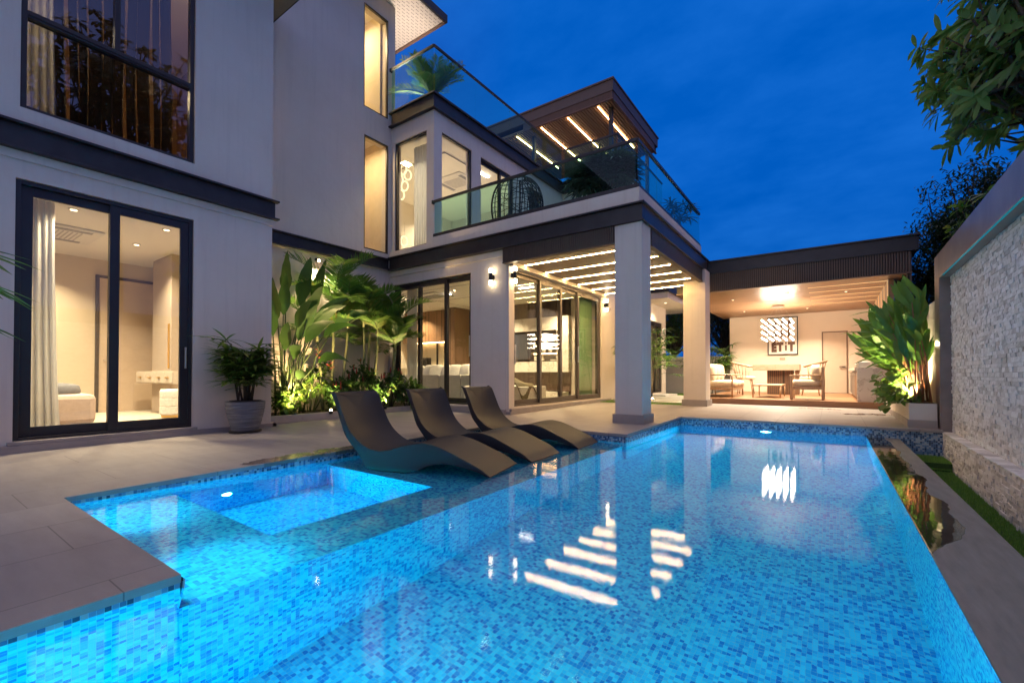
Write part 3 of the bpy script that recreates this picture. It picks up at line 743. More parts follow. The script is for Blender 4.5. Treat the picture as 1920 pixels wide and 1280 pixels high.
# terrace roof
RX, RY, RZ = -5.70, 13.70, 9.88
f = MB(); f.box(-13,RX-.03,RY,18.3,RZ+.245,RZ+.60); f.box(-13,RX+.03,RY-.04,18.35,RZ+.601,RZ+.66); f.box(RX-.029,RX,RY+.0,18.3,RZ+.25,RZ+.60)
f.build('terrace_roof', plain('roof_brown', (.075,.045,.035), .55), V, bevel=.004)
f = MB(); f.box(-9.2,RX-.04,RY+.06,RY+.09,RZ,RZ+.244); f.box(RX-.09,RX-.06,RY+.1,18.25,RZ,RZ+.244); f.build('fascia_backing', SLAT_BACK, V)
f = MB()
for i in range(80):
    x = -9.2 + i*.0435; f.box(x, x+.026, RY+.02, RY+.0595, RZ+.01, RZ+.244)
RSL = wood('roof_slat_wood', (.10,.050,.032), (.16,.085,.055), 2, .04, .5, joint=False)
f.box(-9.2,RX-.02,RY+.01,RY+.1,RZ-.02,RZ+.009); f.build('slat_fascia', RSL, V); f = MB()
for i in range(100):
    y = RY+.1 + i*.0415; f.box(RX-.059, RX-.02, y, y+.026, RZ+.01, RZ+.244)
f.box(RX-.1,RX-.015,RY+.101,18.25,RZ-.02,RZ+.009); f.build('slat_fascia', RSL, V)
f = MB()
for i in range(72):
    x = -12.9 + i*.0985
    if x < RX-.16: f.box(x, x+.062, RY+.105, 18.2, RZ+.02, RZ+.05)
f.box(-13,RX-.1,RY+.1,18.25,RZ+.06,RZ+.10)
rc = f.build('roof_ceiling', ROOFWOOD, V)
for x, y1 in ((-9.62,17.1),(-8.55,17.1),(-7.46,17.3),(-6.32,17.3)):
    MB().box(x-.010,x+.010,RY+.22,y1,RZ-.012,RZ+.003).build('light_strip', LED_ROOF, rc)
for x, y in ((-6.0,14.25),(-9.1,14.3),(-6.0,17.9)):
    vb('roof_post', STEEL, x-.06, x+.06, y-.06, y+.06, 7.29, RZ+.015, bevel=.004)
# rear wing beyond the porch
WX = -4.94
f = MB(); f.wall('x', WX-.2, WX, 14.9, 16.55, .1, 3.32, [(15.0,16.25,.30,2.75)]); f.build('rear_wing_wall', PLASTER, V)
f = MB(); f.wall('y', 16.551, 16.7, -9, WX, .1, 3.32); f.build('rear_wing_end', PLASTER, V)
f = MB(); f.box(-9,-4.10,14.2,18.3,3.52,3.80); f.build('rear_wing_roof', STEEL, V, bevel=.004)
f = MB(); f.box(-9,-4.15,14.25,18.25,3.32,3.515); f.build('rear_wing_soffit', plain('white_soffit', (.72,.64,.54), .7), V, bevel=.004)
sliding('rear_door', 'x', WX-.03, 15.0, 16.25, .305, 2.745, [15.6], mull=.06)
vb('rear_step', STONE_PAVE, WX+.001, -4.45, 15.0, 16.4, .12, .26, bevel=.004)
vb('interior_wall', PLASTER_IN, -8, -7.9, 14.5, 16.5, .2, 3.3)
lamp('AREA', 'rear_room_light', V, (-6.2,15.6,3.2), 45, (1,.8,.56), .5)
downlight(-4.5, 15.2, 3.32, 22)
# --- wall lamps, each a fitting of its own
def wall_lamp(loc, normal, label):
    x, y, z = loc; nx, ny = normal
    L = thing('wall_lamp', (x, y, z), label, 'wall lamp', 'cylinder wall lamps around the porch')
    cx, cy = x + nx*.085, y + ny*.085
    m = MB()
    if nx: m.box(x+.001,x+.045,y-.03,y+.03,z-.045,z+.045)
    else: m.box(x-.03,x+.03,y-.045,y-.001,z-.045,z+.045)
    m.build('bracket', BLACK, L, bevel=.003)
    m = MB(); m.lathe((cx,cy,z), [(.041,-.075),(.041,.075)], 20); m.build('sleeve', BLACK, L)
    for s in (-1, 1):
        m = MB(); a, b = sorted((s*.076, s*.165)); m.lathe((cx,cy,z), [(.032,a),(.034,a+.01),(.034,b-.01),(.030,b)], 18); m.build('glass_diffuser', BULB, L, smooth=False)
wall_lamp((-5.635,Y2,2.92), (0,-1), 'cylinder wall lamp on the pier right of the three panel living room door')
wall_lamp((LX,7.41,2.93), (1,0), 'cylinder wall lamp at the near corner of the porch sliding doors')
wall_lamp((LX,11.94,2.89), (1,0), 'cylinder wall lamp beyond the far end of the porch sliding doors')
# ------------------------------------------------------------------ the pavilion at the far end
FZ = .335
PV = thing('garden_pavilion', (-.6,12.4,.2), 'open timber lined pavilion with a slatted fascia and raised wooden floor beyond the pool', 'pavilion')
def pb(name, mat, *b, bevel=0): return box(name, mat, PV, *b, bevel=bevel)
f = MB(); f.box(-3.05,1.05,12.46,18.0,.10,FZ-.002); f.box(-3.05,1.02,12.425,12.459,.10,FZ); f.build('raised_floor', DECKWOOD, PV, bevel=.003)
f = MB(); f.box(-3.3,1.44,12.02,18.4,3.45,3.70); f.box(-2.52,1.40,11.99,12.019,3.43,3.715); f.box(-3.3,1.46,11.95,18.45,3.716,3.75); f.build('flat_roof', STEEL, PV, bevel=.004)
pb('fascia_backing', SLAT_BACK, -3.28,1.30,12.06,12.10,3.01,3.44); pb('fascia_backing', SLAT_BACK, 1.27,1.30,12.101,14.5,2.60,3.44)
f = MB()
for i in range(92):
    x = -2.70 + i*.0437; f.box(x, x+.026, 12.015, 12.0595, 3.02, 3.429)
PSL = wood('pavilion_slat_wood', (.085,.05,.032), (.13,.08,.052), 2, .04, .5, joint=False)
f.box(-3.28,1.335,12.01,12.10,2.985,3.009); f.build('slat_fascia', PSL, PV); f = MB()
for i in range(40):
    y = 12.11 + i*.0437; f.box(1.301, 1.335, y, y+.026, 2.6, 3.429)
f.build('slat_fascia', PSL, PV)
pc_ = pb('ceiling', PAVWOOD, -3.28,1.30,12.101,18.3,2.99,3.03)
for y in (12.8,13.56,14.32,15.06,15.9):
    m = MB(); m.box(-.45,1.008,y-.012,y+.012,2.984,2.9895); m.box(1.003,1.0085,y-.012,y+.012,2.2,2.9835); m.build('light_strip', LED_SOFT, pc_)
pb('side_wall', PAVWOOD, 1.009,1.10,12.6,18.0,.3,2.989)
PAVWALL = plain('pavilion_wall_paint', (.70,.60,.48), .75, var=.02, scale=2)
f = MB(); f.wall('y', 18.0, 18.2, -3.02, 1.3, .1, 2.989, [(-.262,.428,.2,2.34)]); f.build('back_wall', PAVWALL, PV)
f = MB(); f.box(-.26,-.225,17.98,18.1,FZ,2.335); f.box(.39,.427,17.98,18.1,FZ,2.335); f.box(-.2249,.3899,17.98,18.1,2.30,2.335)
do = f.build('door_frame', plain('door_frame_brown', (.16,.10,.07), .5), PV)
MB().box(-.224,.389,18.0,18.05,FZ+.005,2.298).build('door_leaf', plain('door_leaf_cream', (.55,.44,.33), .5, var=.03), do)
m = MB(); m.box(.20,.36,17.93,17.955,1.17,1.20); m.box(.34,.36,17.956,17.999,1.175,1.195); m.build('handle', BLACK, do)
pb('wall_socket', plain('socket_grey', (.35,.27,.21), .5), -1.46,-1.29,17.985,17.999,1.43,1.51, bevel=.003)
for x, y in ((-2.2,13.6),(-.9,13.2),(.3,13.8),(-2.3,16.3),(-.6,16.6)):
    downlight(x, y, 2.985, 95, PV, r=.03, col=(1,.80,.56), spread=120)  # downlights added to brighten the pavilion; its known lamp is the chandelier
# the framed print
PR = thing('framed_print', (-1.37,17.97,2.25), 'black framed poster with brown hand drawn words BON APPETIT behind the chandelier', 'framed print')
f = MB(); f.box(-1.815,-1.785,17.955,17.995,1.605,2.90); f.box(-.95,-.92,17.955,17.995,1.605,2.90); f.box(-1.7849,-.9501,17.955,17.995,1.605,1.635); f.box(-1.7849,-.9501,17.955,17.995,2.87,2.90)
f.build('frame', BLACK, PR, bevel=.002)
MB().box(-1.784,-.951,17.975,17.99,1.636,2.869).build('print_sheet', plain('poster_paper', (.80,.76,.70), .6, var=.01), PR)
INK = plain('brown_ink', (.13,.075,.06), .8)
def text_mb(txt, cx, z0, h, w, y, shear=0, off=.012):
    cu = bpy.data.curves.new('txt', 'FONT'); cu.body = txt; cu.size = 1; cu.offset = off*3; cu.extrude = .01; cu.resolution_u = 4
    to = bpy.data.objects.new('txt', cu); COL.objects.link(to)
    bpy.context.view_layer.update()
    me = bpy.data.meshes.new_from_object(to.evaluated_get(bpy.context.evaluated_depsgraph_get()))
    xs = [v.co.x for v in me.vertices]; ys = [v.co.y for v in me.vertices]
    x0, x1, y0, y1 = min(xs), max(xs), min(ys), max(ys)
    mb = MB(); mb.add([(cx + ((v.co.x-x0)/(x1-x0)-.5)*w, y - v.co.z*.1, z0 + (v.co.y-y0)/(y1-y0)*h) for v in me.vertices], [tuple(p.vertices) for p in me.polygons])
    bpy.data.objects.remove(to); bpy.data.curves.remove(cu); bpy.data.meshes.remove(me)
    return mb
for txt, cx, z0, h, w in (('B',-1.60,2.52,.24,.15),('O',-1.37,2.53,.24,.17),('N',-1.13,2.53,.25,.15),('A',-1.60,2.21,.25,.17),('P',-1.37,2.19,.26,.14),('P',-1.14,2.21,.26,.14),
                          ('\u00c9',-1.62,1.70,.40,.16),('T',-1.44,1.72,.32,.20),('i',-1.27,1.75,.29,.06),('T',-1.11,1.72,.33,.21)):
    mb = text_mb(txt, cx, z0, h, w, 17.9735, off=.03 if h > .28 else .022); mb.build('lettering', INK, PR)
# chandelier
CHGLOW = emit('chandelier_glow', (1,.82,.62), 46)
CH = thing('lattice_chandelier', (-1.29,15.5,2.98), 'cube lattice chandelier of small glowing bulbs hanging in the pavilion', 'chandelier')
m = MB(); m.lathe((-1.29,15.5,2.93), [(.16,0),(.16,.05),(.15,.058)], 24); m.build('canopy', CHROME, CH)
wr = MB()
for i in range(5):
    x = -1.64 + i*.175
    for yy in (14.85,16.15): wr.tube([(x,yy,1.98),(x,yy,2.6),(-1.29+(x+1.29)*.3,15.5+(yy-15.5)*.2,2.94)], .0016, 4)
wr.build('wire', CHROME, CH)
for i in range(5):
    for k in range(4):
        x, z = -1.64 + i*.175, 2.50 - k*.172; b_ = MB()
        pp_ = [(x, 14.78+j*.0325, z) for j in range(44)]; b_.tube(pp_, [.003+.019*max(0,math.sin(math.pi*((j % 6)-.5)/5)) for j in range(44)], 6)
        b_.build('bulb_string', CHGLOW, CH, smooth=True)
# pavilion furniture
TB = thing('marble_bar_table', (-1.39,16.2,FZ), 'thick pale marble table on a slatted dark wood base under the chandelier', 'table')
MB().box(-2.0,-.78,15.7,16.7,1.06,1.24).build('tabletop', MARBLE_Y, TB, bevel=.004)
MB().box(-1.62,-.95,15.95,16.5,FZ,1.059).build('base', plain('base_dark', (.05,.03,.02), .6), TB)
f = MB()
for i in range(13): f.box(-1.63+i*.0535,-1.63+i*.0535+.03,15.915,15.949,FZ+.01,1.058)
f.box(-.90,-.80,15.95,16.5,FZ,1.059)
f.build('base_slats', WALNUT, TB)
def barrel(name, cx, cy, rot, label):
    """high barrel chair: a curved rail on slanting rods, seat and legs"""
    t_ = thing(name, (cx,cy,FZ), label, 'bar chair', 'rod backed wooden bar chairs at the marble table')
    rail = []; rods = MB(); legs = []
    for i in range(15):
        a = R(-115 + 230*i/14); k = abs(i-7)/7
        rail.append((cx+.36*math.cos(a)*1.05, cy+.36*math.sin(a)*1.1, FZ+.98-.15*k**1.5))
    MB().tube(rail, .028, 8).build('top_rail', TEAK, t_, smooth=True)
    for i in range(1,14,1):
        p = Vector(rail[i]); q_ = Vector((cx+(p.x-cx)*.72, cy+(p.y-cy)*.72, FZ+.50)); rods.tube([p,q_], .010, 6)
    rods.build('back_rods', TEAK, t_, smooth=True)
    m = MB(); m.lathe((cx,cy,FZ+.46), [(.25,0),(.27,.02),(.27,.06),(.24,.09)], 24); m.build('seat', CREAM, t_)
    for a in (45,135,225,315):
        a = R(a); MB().tube([(cx+.2*math.cos(a),cy+.2*math.sin(a),FZ+.47),(cx+.30*math.cos(a),cy+.30*math.sin(a),FZ)], [.018,.012], 8).build('leg', TEAK, t_, smooth=True)
    t_.rotation_euler.z = R(rot); return t_
barrel('barrel_chair', -2.18, 15.65, 180, 'rod backed wooden bar chair at the left end of the marble table')
barrel('barrel_chair', -.50, 15.65, 0, 'rod backed wooden bar chair behind the cushioned armchair')
# two seat sofa facing right
SF = thing('outdoor_sofa', (-2.5,13.9,FZ), 'cream cushioned outdoor sofa with thin wooden arms half hidden by the pillar', 'sofa')
x0, x1, y0, y1 = -2.93,-2.12,13.05,14.75
f = MB(); f.box(x0,x1,y0+.02,y1-.02,.52,.60); f.build('seat_frame', TEAK, SF, bevel=.008)
for y in (y0,y1):
    m = MB(); m.tube([(x1-.02,y,FZ),(x1-.02,y,.90),(x1-.06,y,.93),(x0,y,.93)], .02, 8); m.build('arm', TEAK, SF, smooth=True)
    m = MB(); m.tube([(x0+.05,y,FZ),(x0,y,1.1)], .02, 8); m.build('leg', TEAK, SF, smooth=True)
for i in range(3):
    ya = y0+.05+i*.54
    MB().sphere((x1-.36,ya+.26,.69),.42,.265,.095,n=20,m=10,p=.45).build('seat_cushion', CREAM, SF, smooth=True)
    MB().sphere((x0+.20,ya+.26,.98),.14,.265,.25,n=20,m=12,p=.6).build('back_cushion', CREAM, SF, smooth=True)
CT = thing('coffee_table', (-1.39,14.05,FZ), 'low slim legged wooden coffee table between the sofa and the armchair', 'coffee table')
MB().box(-1.72,-1.06,13.36,14.70,.635,.675).build('tabletop', TEAK, CT, bevel=.008)
for x in (-1.70,-1.08):
    for y in (13.39,14.67): MB().tube([(x,y,FZ),(x,y,.6345)],[.014,.02],8).build('leg', TEAK, CT, smooth=True)
AC = thing('outdoor_armchair', (-.40,13.2,FZ), 'wooden outdoor armchair with cream cushions seen from behind at the step', 'armchair')
c0 = Vector((-.40,13.2,0)); ang = R(0)
for sy in (-.40,.40):
    y = 13.2+sy
    for x, zt in ((-.80,.90),(-.17,1.11)): MB().box(x-.03,x+.03,y-.025,y+.025,FZ,zt).build('leg', TEAK, AC, bevel=.008)
    MB().box(-.84,-.20,y-.035,y+.035,.901,.935).build('arm', TEAK, AC, bevel=.01)
MB().box(-.769,-.201,12.83,13.57,.58,.66).build('seat_frame', TEAK, AC, bevel=.006)
f = MB()
for z in (.70,.86,1.02): f.box(-.19,-.15,12.826,13.574,z,z+.07)
f.build('back_slats', TEAK, AC, bevel=.005)
MB().sphere((-.50,13.2,.735),.32,.36,.085,n=20,m=10,p=.45).build('seat_cushion', CREAM, AC, smooth=True)
MB().sphere((-.32,13.2,.96),.11,.34,.22,n=20,m=12,p=.6).build('back_cushion', CREAM, AC, smooth=True)
# kitchen counter
KC = thing('outdoor_counter', (.75,14.5,FZ), 'marble ended outdoor kitchen counter with dark cabinet doors beside the plants', 'counter')
MB().box(.46,1.005,12.72,12.80,FZ,1.09).build('side_panel', MARBLE, KC, bevel=.003)
MB().box(.42,1.005,12.801,17.6,1.03,1.10).build('countertop', plain('counter_top', (.60,.54,.46), .3), KC, bevel=.003)
for i in range(6):
    a = 12.84+i*.78
    o = MB().box(.47,.52,a,a+.74,FZ+.06,1.0).build('cabinet_door', WALNUT if i in (0,1) else plain('steel_door', (.18,.16,.15), .3, .8), KC, bevel=.004)
    MB().box(.43,.46,a+.08,a+.66,.93,.95).build('handle', CHROME, o, bevel=.004)
MB().box(.521,1.0,12.82,17.55,FZ,1.028).build('cabinet_body', plain('cabinet_dark', (.06,.045,.035), .6), KC)
m = MB(); m.tube([(.78,14.0,1.10),(.78,14.0,1.40),(.76,14.0,1.46),(.70,14.0,1.49),(.62,14.0,1.47),(.60,14.0,1.40)], .014, 8); m.build('tap', CHROME, KC, smooth=True)
KT = thing('counter_grill', (.74,15.0,1.10), 'small steel grill standing on the outdoor counter behind the leaves', 'grill')
MB().box(.55,.95,14.7,15.4,1.10,1.28).build('body', CHROME, KT, bevel=.02)
MB().tube([(.53,14.78,1.22),(.50,14.80,1.22),(.50,15.3,1.22),(.53,15.32,1.22)], .012, 6).build('handle', CHROME, KT, smooth=True)

# ------------------------------------------------------------------ feature wall on the right
FW = thing('stone_feature_wall', (1.27,9.0,-.33), 'white split stone wall in a wide grey brown frame along the right side', 'stone wall')
FRAME = plain('frame_stone', (.20,.155,.135), .35, var=.22, scale=3.5, bump=.001, bscale=60)
m = MB(); m.box(1.27,1.62,8.84,9.22,-.33,2.69); m.box(1.27,1.62,-3,8.8399,2.335,2.69); m.build('frame', FRAME, FW, bevel=.004)
STONE, t, pp = base_mat('split_stone'); g = t.n.new('ShaderNodeNewGeometry')
c = t.ramp(g.outputs['Random Per Island'], [(0,(.46,.43,.39)),(.15,(.62,.59,.55)),(.6,(.74,.71,.67)),(1,(.82,.80,.77))])
n1 = t.noise(g.outputs['Position'], 16, 5, .65)
c = t.mix(t.ramp(n1, [(.50,0.0),(.72,.6)]), c, (.30,.27,.23)); t.l.new(c, pp.inputs['Base Color']); pp.inputs['Roughness'].default_value = .7
t.l.new(t.bump(t.noise(g.outputs['Position'], 45, 4), .006), pp.inputs['Normal'])
def stones(mb, x, y0, y1, z0, z1, rowh=.043, lmin=.06, lmax=.17, depth=.014):
    z = z0; r_ = random.Random(5)
    while z < z1-.01:
        h_ = min(rowh*r_.uniform(.75,1.25), z1-z); y = y0 - r_.uniform(0,.1)
        while y < y1:
            l = r_.uniform(lmin,lmax); a, b = max(y,y0), min(y+l, y1)
            if b-a > .008:
                e = x - r_.uniform(.003, depth); e2 = e + r_.uniform(-.006,.006); e3 = e + r_.uniform(-.006,.006); e4 = e + r_.uniform(-.006,.006)
                g_ = .0012
                A,B,Cc,D = (e,a+g_,z+g_),(e2,b-g_,z+g_),(e3,b-g_,z+h_-g_),(e4,a+g_,z+h_-g_)
                bk = x+.01
                mb.add([A,B,Cc,D,(bk,a+g_,z+g_),(bk,b-g_,z+g_),(bk,b-g_,z+h_-g_),(bk,a+g_,z+h_-g_)], [(3,2,1,0),(4,0,1,5),(5,1,2,6),(6,2,3,7),(7,3,0,4)])
            y += l
        z += h_
m = MB(); stones(m, 1.40, -2.5, 8.838, .10, 2.334); m.build('stone_cladding', STONE, FW)
MB().box(1.405,1.62,-3,8.8395,-.33,2.3345).build('core', plain('joint_mortar', (.22,.20,.17), .9), FW)
STONE2 = STONE.copy(); STONE2.name = 'split_stone_low'
m = MB(); stones(m, 1.285, -2.5, 8.838, -.33, .118); m.build('low_cladding', STONE2, FW)
MB().box(1.287,1.40,-3,8.838,-.33,.114).build('low_core', plain('joint_mortar2', (.22,.20,.17), .9), FW)
m = MB(); y = -2.5; r2_ = random.Random(3)
while y < 8.8:
    l = r2_.uniform(.10,.22); m.box(1.268, 1.395, y+.0015, min(y+l,8.837)-.0015, .1145, .124 + r2_.uniform(0,.006)); y += l
m.build('coping', STONE2, FW, bevel=.002)
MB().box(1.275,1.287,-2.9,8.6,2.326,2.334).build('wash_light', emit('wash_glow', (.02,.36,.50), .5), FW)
FW.rotation_euler.z = R(-.66)
tag(MB().box(1.33,1.45,9.23,18.0,.0,2.1).build('boundary_wall', WALLPLASTER), 'plain rendered boundary wall continuing behind the white planter', 'boundary wall')
# planter on the right
PB = thing('white_planter', (1.09,10.7,.18), 'white rendered planter box with a plinth against the end of the stone wall', 'planter')
m = MB(); m.box(.935,1.25,8.93,12.55,.14,.515); m.build('body', PLASTER, PB, bevel=.005)
m = MB(); m.box(.915,1.2505,8.91,12.55,.12,.272); m.build('plinth', PLINTH, PB, bevel=.003)
MB().box(.96,1.235,8.955,12.5,.5151,.525).build('soil_fill', SOIL, PB)
# garden back wall and planting bed
GW = MB(); GW.box(-9,-3.02,18.28,18.4,.1,1.62); tag(GW.build('garden_wall', WALLPLASTER, bevel=.004), 'low cream rendered garden wall at the far end of the side lawn', 'garden wall')
BD = thing('planting_bed', (-8.2,5.5,.1), 'low stone edged planting bed against the tower wall', 'planting bed')
m = MB(); m.box(-7.80,-7.72,3.85,7.05,.115,.235); m.build('bed_edge', plain('bed_edge_stone', (.40,.35,.30), .6, var=.1), BD, bevel=.004)
m = MB(); m.box(-7.82,-7.69,3.86,7.06,.0,.114); m.build('edge_base', PLINTH, BD, bevel=.004)
MB().box(-8.84,-7.801,3.84,7.2,.0,.205).build('soil_fill', SOIL, BD)
# stepping pavers on the side lawn: one board each
for i in range(7):
    y = 11.95+i*.60; o = MB().box(-5.0+.10*(i%2),-3.0,y,y+.36,.15,.222).build('stepping_paver', STONE_PAVE, bevel=.006)
    tag(o, ['nearest pale stepping paver on the side lawn behind the front pillar','second pale stepping paver from the deck on the side lawn','third pale stepping paver from the deck on the side lawn','fourth pale stepping paver from the deck on the side lawn','fifth pale stepping paver from the deck on the side lawn','sixth pale stepping paver from the deck on the side lawn','farthest pale stepping paver, close to the low garden wall'][i], 'paver', 'stepping pavers across the side lawn')

# ------------------------------------------------------------------ pool loungers
RESIN, t, pp = base_mat('lounger_resin'); v = t.obj(); n = t.noise(v, 420, 2)
t.l.new(t.mix(n, (.026,.0235,.025), (.038,.034,.036)), pp.inputs['Base Color']); pp.inputs['Roughness'].default_value = .55; pp.inputs['Specular IOR Level'].default_value = .18
t.l.new(t.bump(n, .0006), pp.inputs['Normal'])
TOPP = [(0,.004),(.05,.034),(.12,.078),(.317,.16),(.52,.236),(.66,.265),(.754,.268),(.90,.243),(1.064,.197),(1.18,.170),(1.271,.165),(1.36,.180),(1.438,.213),(1.52,.268),(1.585,.328),(1.65,.42),(1.71,.545),(1.765,.66),(1.81,.735),(1.855,.772),(1.88,.768)]
BOTP = [(0,-.022),(.05,-.004),(.12,.026),(.317,.068),(.47,.083),(.60,.068),(.732,.03),(.85,-.06),(.95,-.195),(1.10,-.195),(1.29,-.195),(1.39,-.10),(1.46,.05),(1.54,.145),(1.60,.205),(1.69,.31),(1.745,.44),(1.80,.58),(1.848,.69),(1.872,.740),(1.886,.752)]
def cr(P, n):
    out = []
    for i in range(len(P)-1):
        p0, p1, p2, p3 = P[max(i-1,0)], P[i], P[i+1], P[min(i+2,len(P)-1)]
        for k in range(n):
            u = k/n
            out.append(tuple(.5*((2*b)+(-a+c)*u+(2*a-5*b+4*c-d_)*u*u+(-a+3*b-3*c+d_)*u**3) for a,b,c,d_ in zip(p0,p1,p2,p3)))
    out.append(P[-1]); return out
def lounger(toe, ang, label):
    L = thing('pool_lounger', (toe[0],toe[1],-.2), label, 'sun lounger', 'brown moulded loungers on the shallow shelf')
    T, B = cr(TOPP, 3), cr(BOTP, 3); N = len(T); NT_ = 12; Wd = .70
    mb = MB(); rows = []
    for i in range(N):
        s = T[i][0]; k = i/(N-1)
        conc = .055*max(0,min(1,(s-.75)/.6)) + .012*min(1,s/.3)   # dished across
        if i > 0 and i < N-1: dx, dz_ = T[i+1][0]-T[i-1][0], T[i+1][1]-T[i-1][1]
        elif i == 0: dx, dz_ = T[1][0]-T[0][0], T[1][1]-T[0][1]
        else: dx, dz_ = 1, .4
        l = math.hypot(dx, dz_); nx, nz = dz_/l, -dx/l
        wd = Wd*(1 - .03*math.exp(-((s-.9)/.5)**2))
        row = []
        edge = max(0,(s-1.70)/.18)
        for j in range(NT_+1):
            u = j/NT_; e = (1-(2*u-1)**2); q_ = abs(2*u-1)
            shrink = 1 - .05*edge**3
            row.append((s + nx*conc*e - (.05*edge**2*q_**6 if s > 1.7 else 0), (u-.5)*wd*shrink, T[i][1] + nz*conc*e - .035*edge*edge*q_**8))
        # rolled lips, flank, underside
        fl = [(T[i][0]*.8+B[i][0]*.2, .5*wd*1.004, T[i][1]*.8+B[i][1]*.2), (T[i][0]*.4+B[i][0]*.6, .5*wd*.985, T[i][1]*.4+B[i][1]*.6), (B[i][0], .5*wd*.95, B[i][1]), (B[i][0], 0, B[i][1])]
        full = row + [fl[0], fl[1], fl[2], fl[3]] + [(a,-b,c_) for a,b,c_ in (fl[2],fl[1],fl[0])]
        rows.append(full)
    M_ = len(rows[0]); vs = [p for r_ in rows for p in r_]; fs = []
    for i in range(N-1):
        for j in range(M_):
            j2 = (j+1) % M_; fs.append((i*M_+j, (i+1)*M_+j, (i+1)*M_+j2, i*M_+j2))
    fs.append(tuple(range(M_))); fs.append(tuple((N-1)*M_+j for j in range(M_-1,-1,-1)))
    a = R(ang); dv = Vector((-math.cos(a), -math.sin(a), 0)); sv = Vector((-math.sin(a), math.cos(a), 0))
    C0 = Vector((toe[0],toe[1],0)) + sv*.35
    mb.add([C0 + dv*p[0] + sv*p[1] + Vector((0,0,p[2])) for p in vs], fs)
    o = mb.build('shell', RESIN, L, smooth=True); o.data.validate()
    m = o.modifiers.new('W','EDGE_SPLIT'); m.split_angle = R(55)
    return L
lounger((-2.57,3.28), 14, 'nearest of the three brown moulded loungers, its side lit blue by the spa')
lounger((-2.637,4.10), 4, 'middle one of the three brown moulded loungers on the pool shelf')
lounger((-2.635,5.19), 4, 'farthest of the three brown moulded loungers, nearest the white pillar')

# ------------------------------------------------------------------ pool lamps
def pool_lamp(c, nrm, label, e=None, r=.085, flush=.0):
    x, y, z = c; L = thing('pool_lamp', c, label, 'pool lamp', 'underwater lamps in the pool walls')
    n_ = Vector(nrm); u = Vector((0,0,1)); s_ = n_.cross(u)
    def disc(rr, d0, d1):
        m = MB(); vs = []; k = 24
        for d_ in (d0, d1):
            for i in range(k):
                a = 2*math.pi*i/k; vs.append(Vector(c) + n_*d_ + s_*math.cos(a)*rr + u*math.sin(a)*rr)
        return m.add(vs, [tuple(range(k)), tuple(range(2*k-1,k-1,-1))] + [(k+i, k+(i+1)%k, (i+1)%k, i) for i in range(k)])
    disc(r*1.22, .001, .012).build('bezel', CHROME, L); disc(r, .0125, .018).build('lens', POOLGLOW, L)
    if e: lamp('AREA', 'pool_light', L, Vector(c)+n_*.025, e, POOL_COL, .07, target=Vector(c)+n_, spread=R(180), shape='DISK')
POOL_COL = (.01,.78,.90)
pool_lamp((SX0+.001,1.87,-.60), (1,0,0), 'lit round lamp under water in the spa wall near the deck corner', PL_SPA, .042)
pool_lamp((-.92,8.739,-.22), (0,-1,0), 'lit round lamp under water in the far pool wall', PL_FAR)
pool_lamp((XN+.001,-.2,-.45), (1,0,0), 'unseen underwater lamp in the near pool wall below the deck edge', PL_NEAR)  # unseen lamps from here on, added to light the pool and its shelf
pool_lamp((PX1-.001,.6,-.5), (-1,0,0), 'unseen underwater lamp in the near end of the infinity wall', PL_NEAR2)
pool_lamp((-4.0,.798,-.055), (0,1,0), 'small unseen underwater lamp added in the near spa wall to light the bench', PL_SH_FILL, .03)
pool_lamp((-2.62,.798,-.055), (0,1,0), 'small unseen underwater lamp added in the near spa wall to light the rim beside the main pool', PL_SH_FILL, .03)
pool_lamp((-1.0,-2.999,-.5), (0,1,0), 'unseen underwater lamp added in the near end wall of the pool', PL_END_FILL)
# ------------------------------------------------------------------ things seen through the glass
def curtain(name, axis, p, u0, u1, z0, z1, folds, amp, mat, label, group='curtains behind the villa windows', flare=.0):
    b = MB(); n = folds*10; rows = []
    r_ = random.Random(int(abs(u0)*97)+folds)
    ph = [r_.uniform(-.6,.6) for _ in range(n+1)]
    for k in range(9):
        z = z1 + (z0-z1)*k/8; row = []
        for i in range(n+1):
            u = u0 + (u1-u0)*i/n; a = 2*math.pi*folds*i/n + ph[i//10*10 if i//10*10 <= n else n]*.5
            off = amp*math.sin(a)*(.75+.25*math.cos(k*.7+i*.05)) + .006*math.sin(k*1.3+i*.3)
            uu = u + .01*math.cos(a*1.0)*k/8 + flare*(k/8)**2*(i/n)
            row.append((p+off, uu, z) if axis == 'x' else (uu, p+off, z))
        rows.append(row)
    b.grid(rows); o = b.build(name, mat, smooth=True, solid=.003)
    return tag(o, label, 'curtain', group)
curtain('curtain', 'x', -7.93, .98, 1.29, .26, 3.09, 5, .035, SHEER, 'gathered white curtain at the left of the ground floor bedroom door', flare=.06)
curtain('curtain', 'x', -7.95, .98, 1.25, 4.0, 6.6, 4, .035, SHEER, 'white curtain gathered at the left of the large upper bedroom window', flare=.04)
b = MB(); r_ = random.Random(8); u = 1.27
while u < 2.47:
    w_ = r_.uniform(.075,.15); rows = []
    for k in range(7):
        z = 6.6-2.6*k/6; sh = .012*math.sin(k*.9+u*7)+.02*k/6
        rows.append([(-7.97+.035*math.sin(math.pi*i/6)+.006*math.sin(k+i), u+sh+w_*i/6, z) for i in range(7)])
    b.grid(rows); u += w_ + r_.choice((.006,.012,.02,.035))
tag(b.build('curtain', SHEER_DARK, smooth=True, solid=.003), 'dark brown pleated drape with lamp light between its folds in the large upper window', 'curtain', 'curtains behind the villa windows')
curtain('curtain', 'y', 7.64, -8.36, -7.60, 3.95, 6.5, 9, .035, SHEER, 'white pleated curtain in the corner window above the living room')
curtain('curtain', 'x', -7.72, 7.60, 7.78, 4.0, 6.5, 3, .03, SHEER, 'white curtain at the left edge of the balcony window')
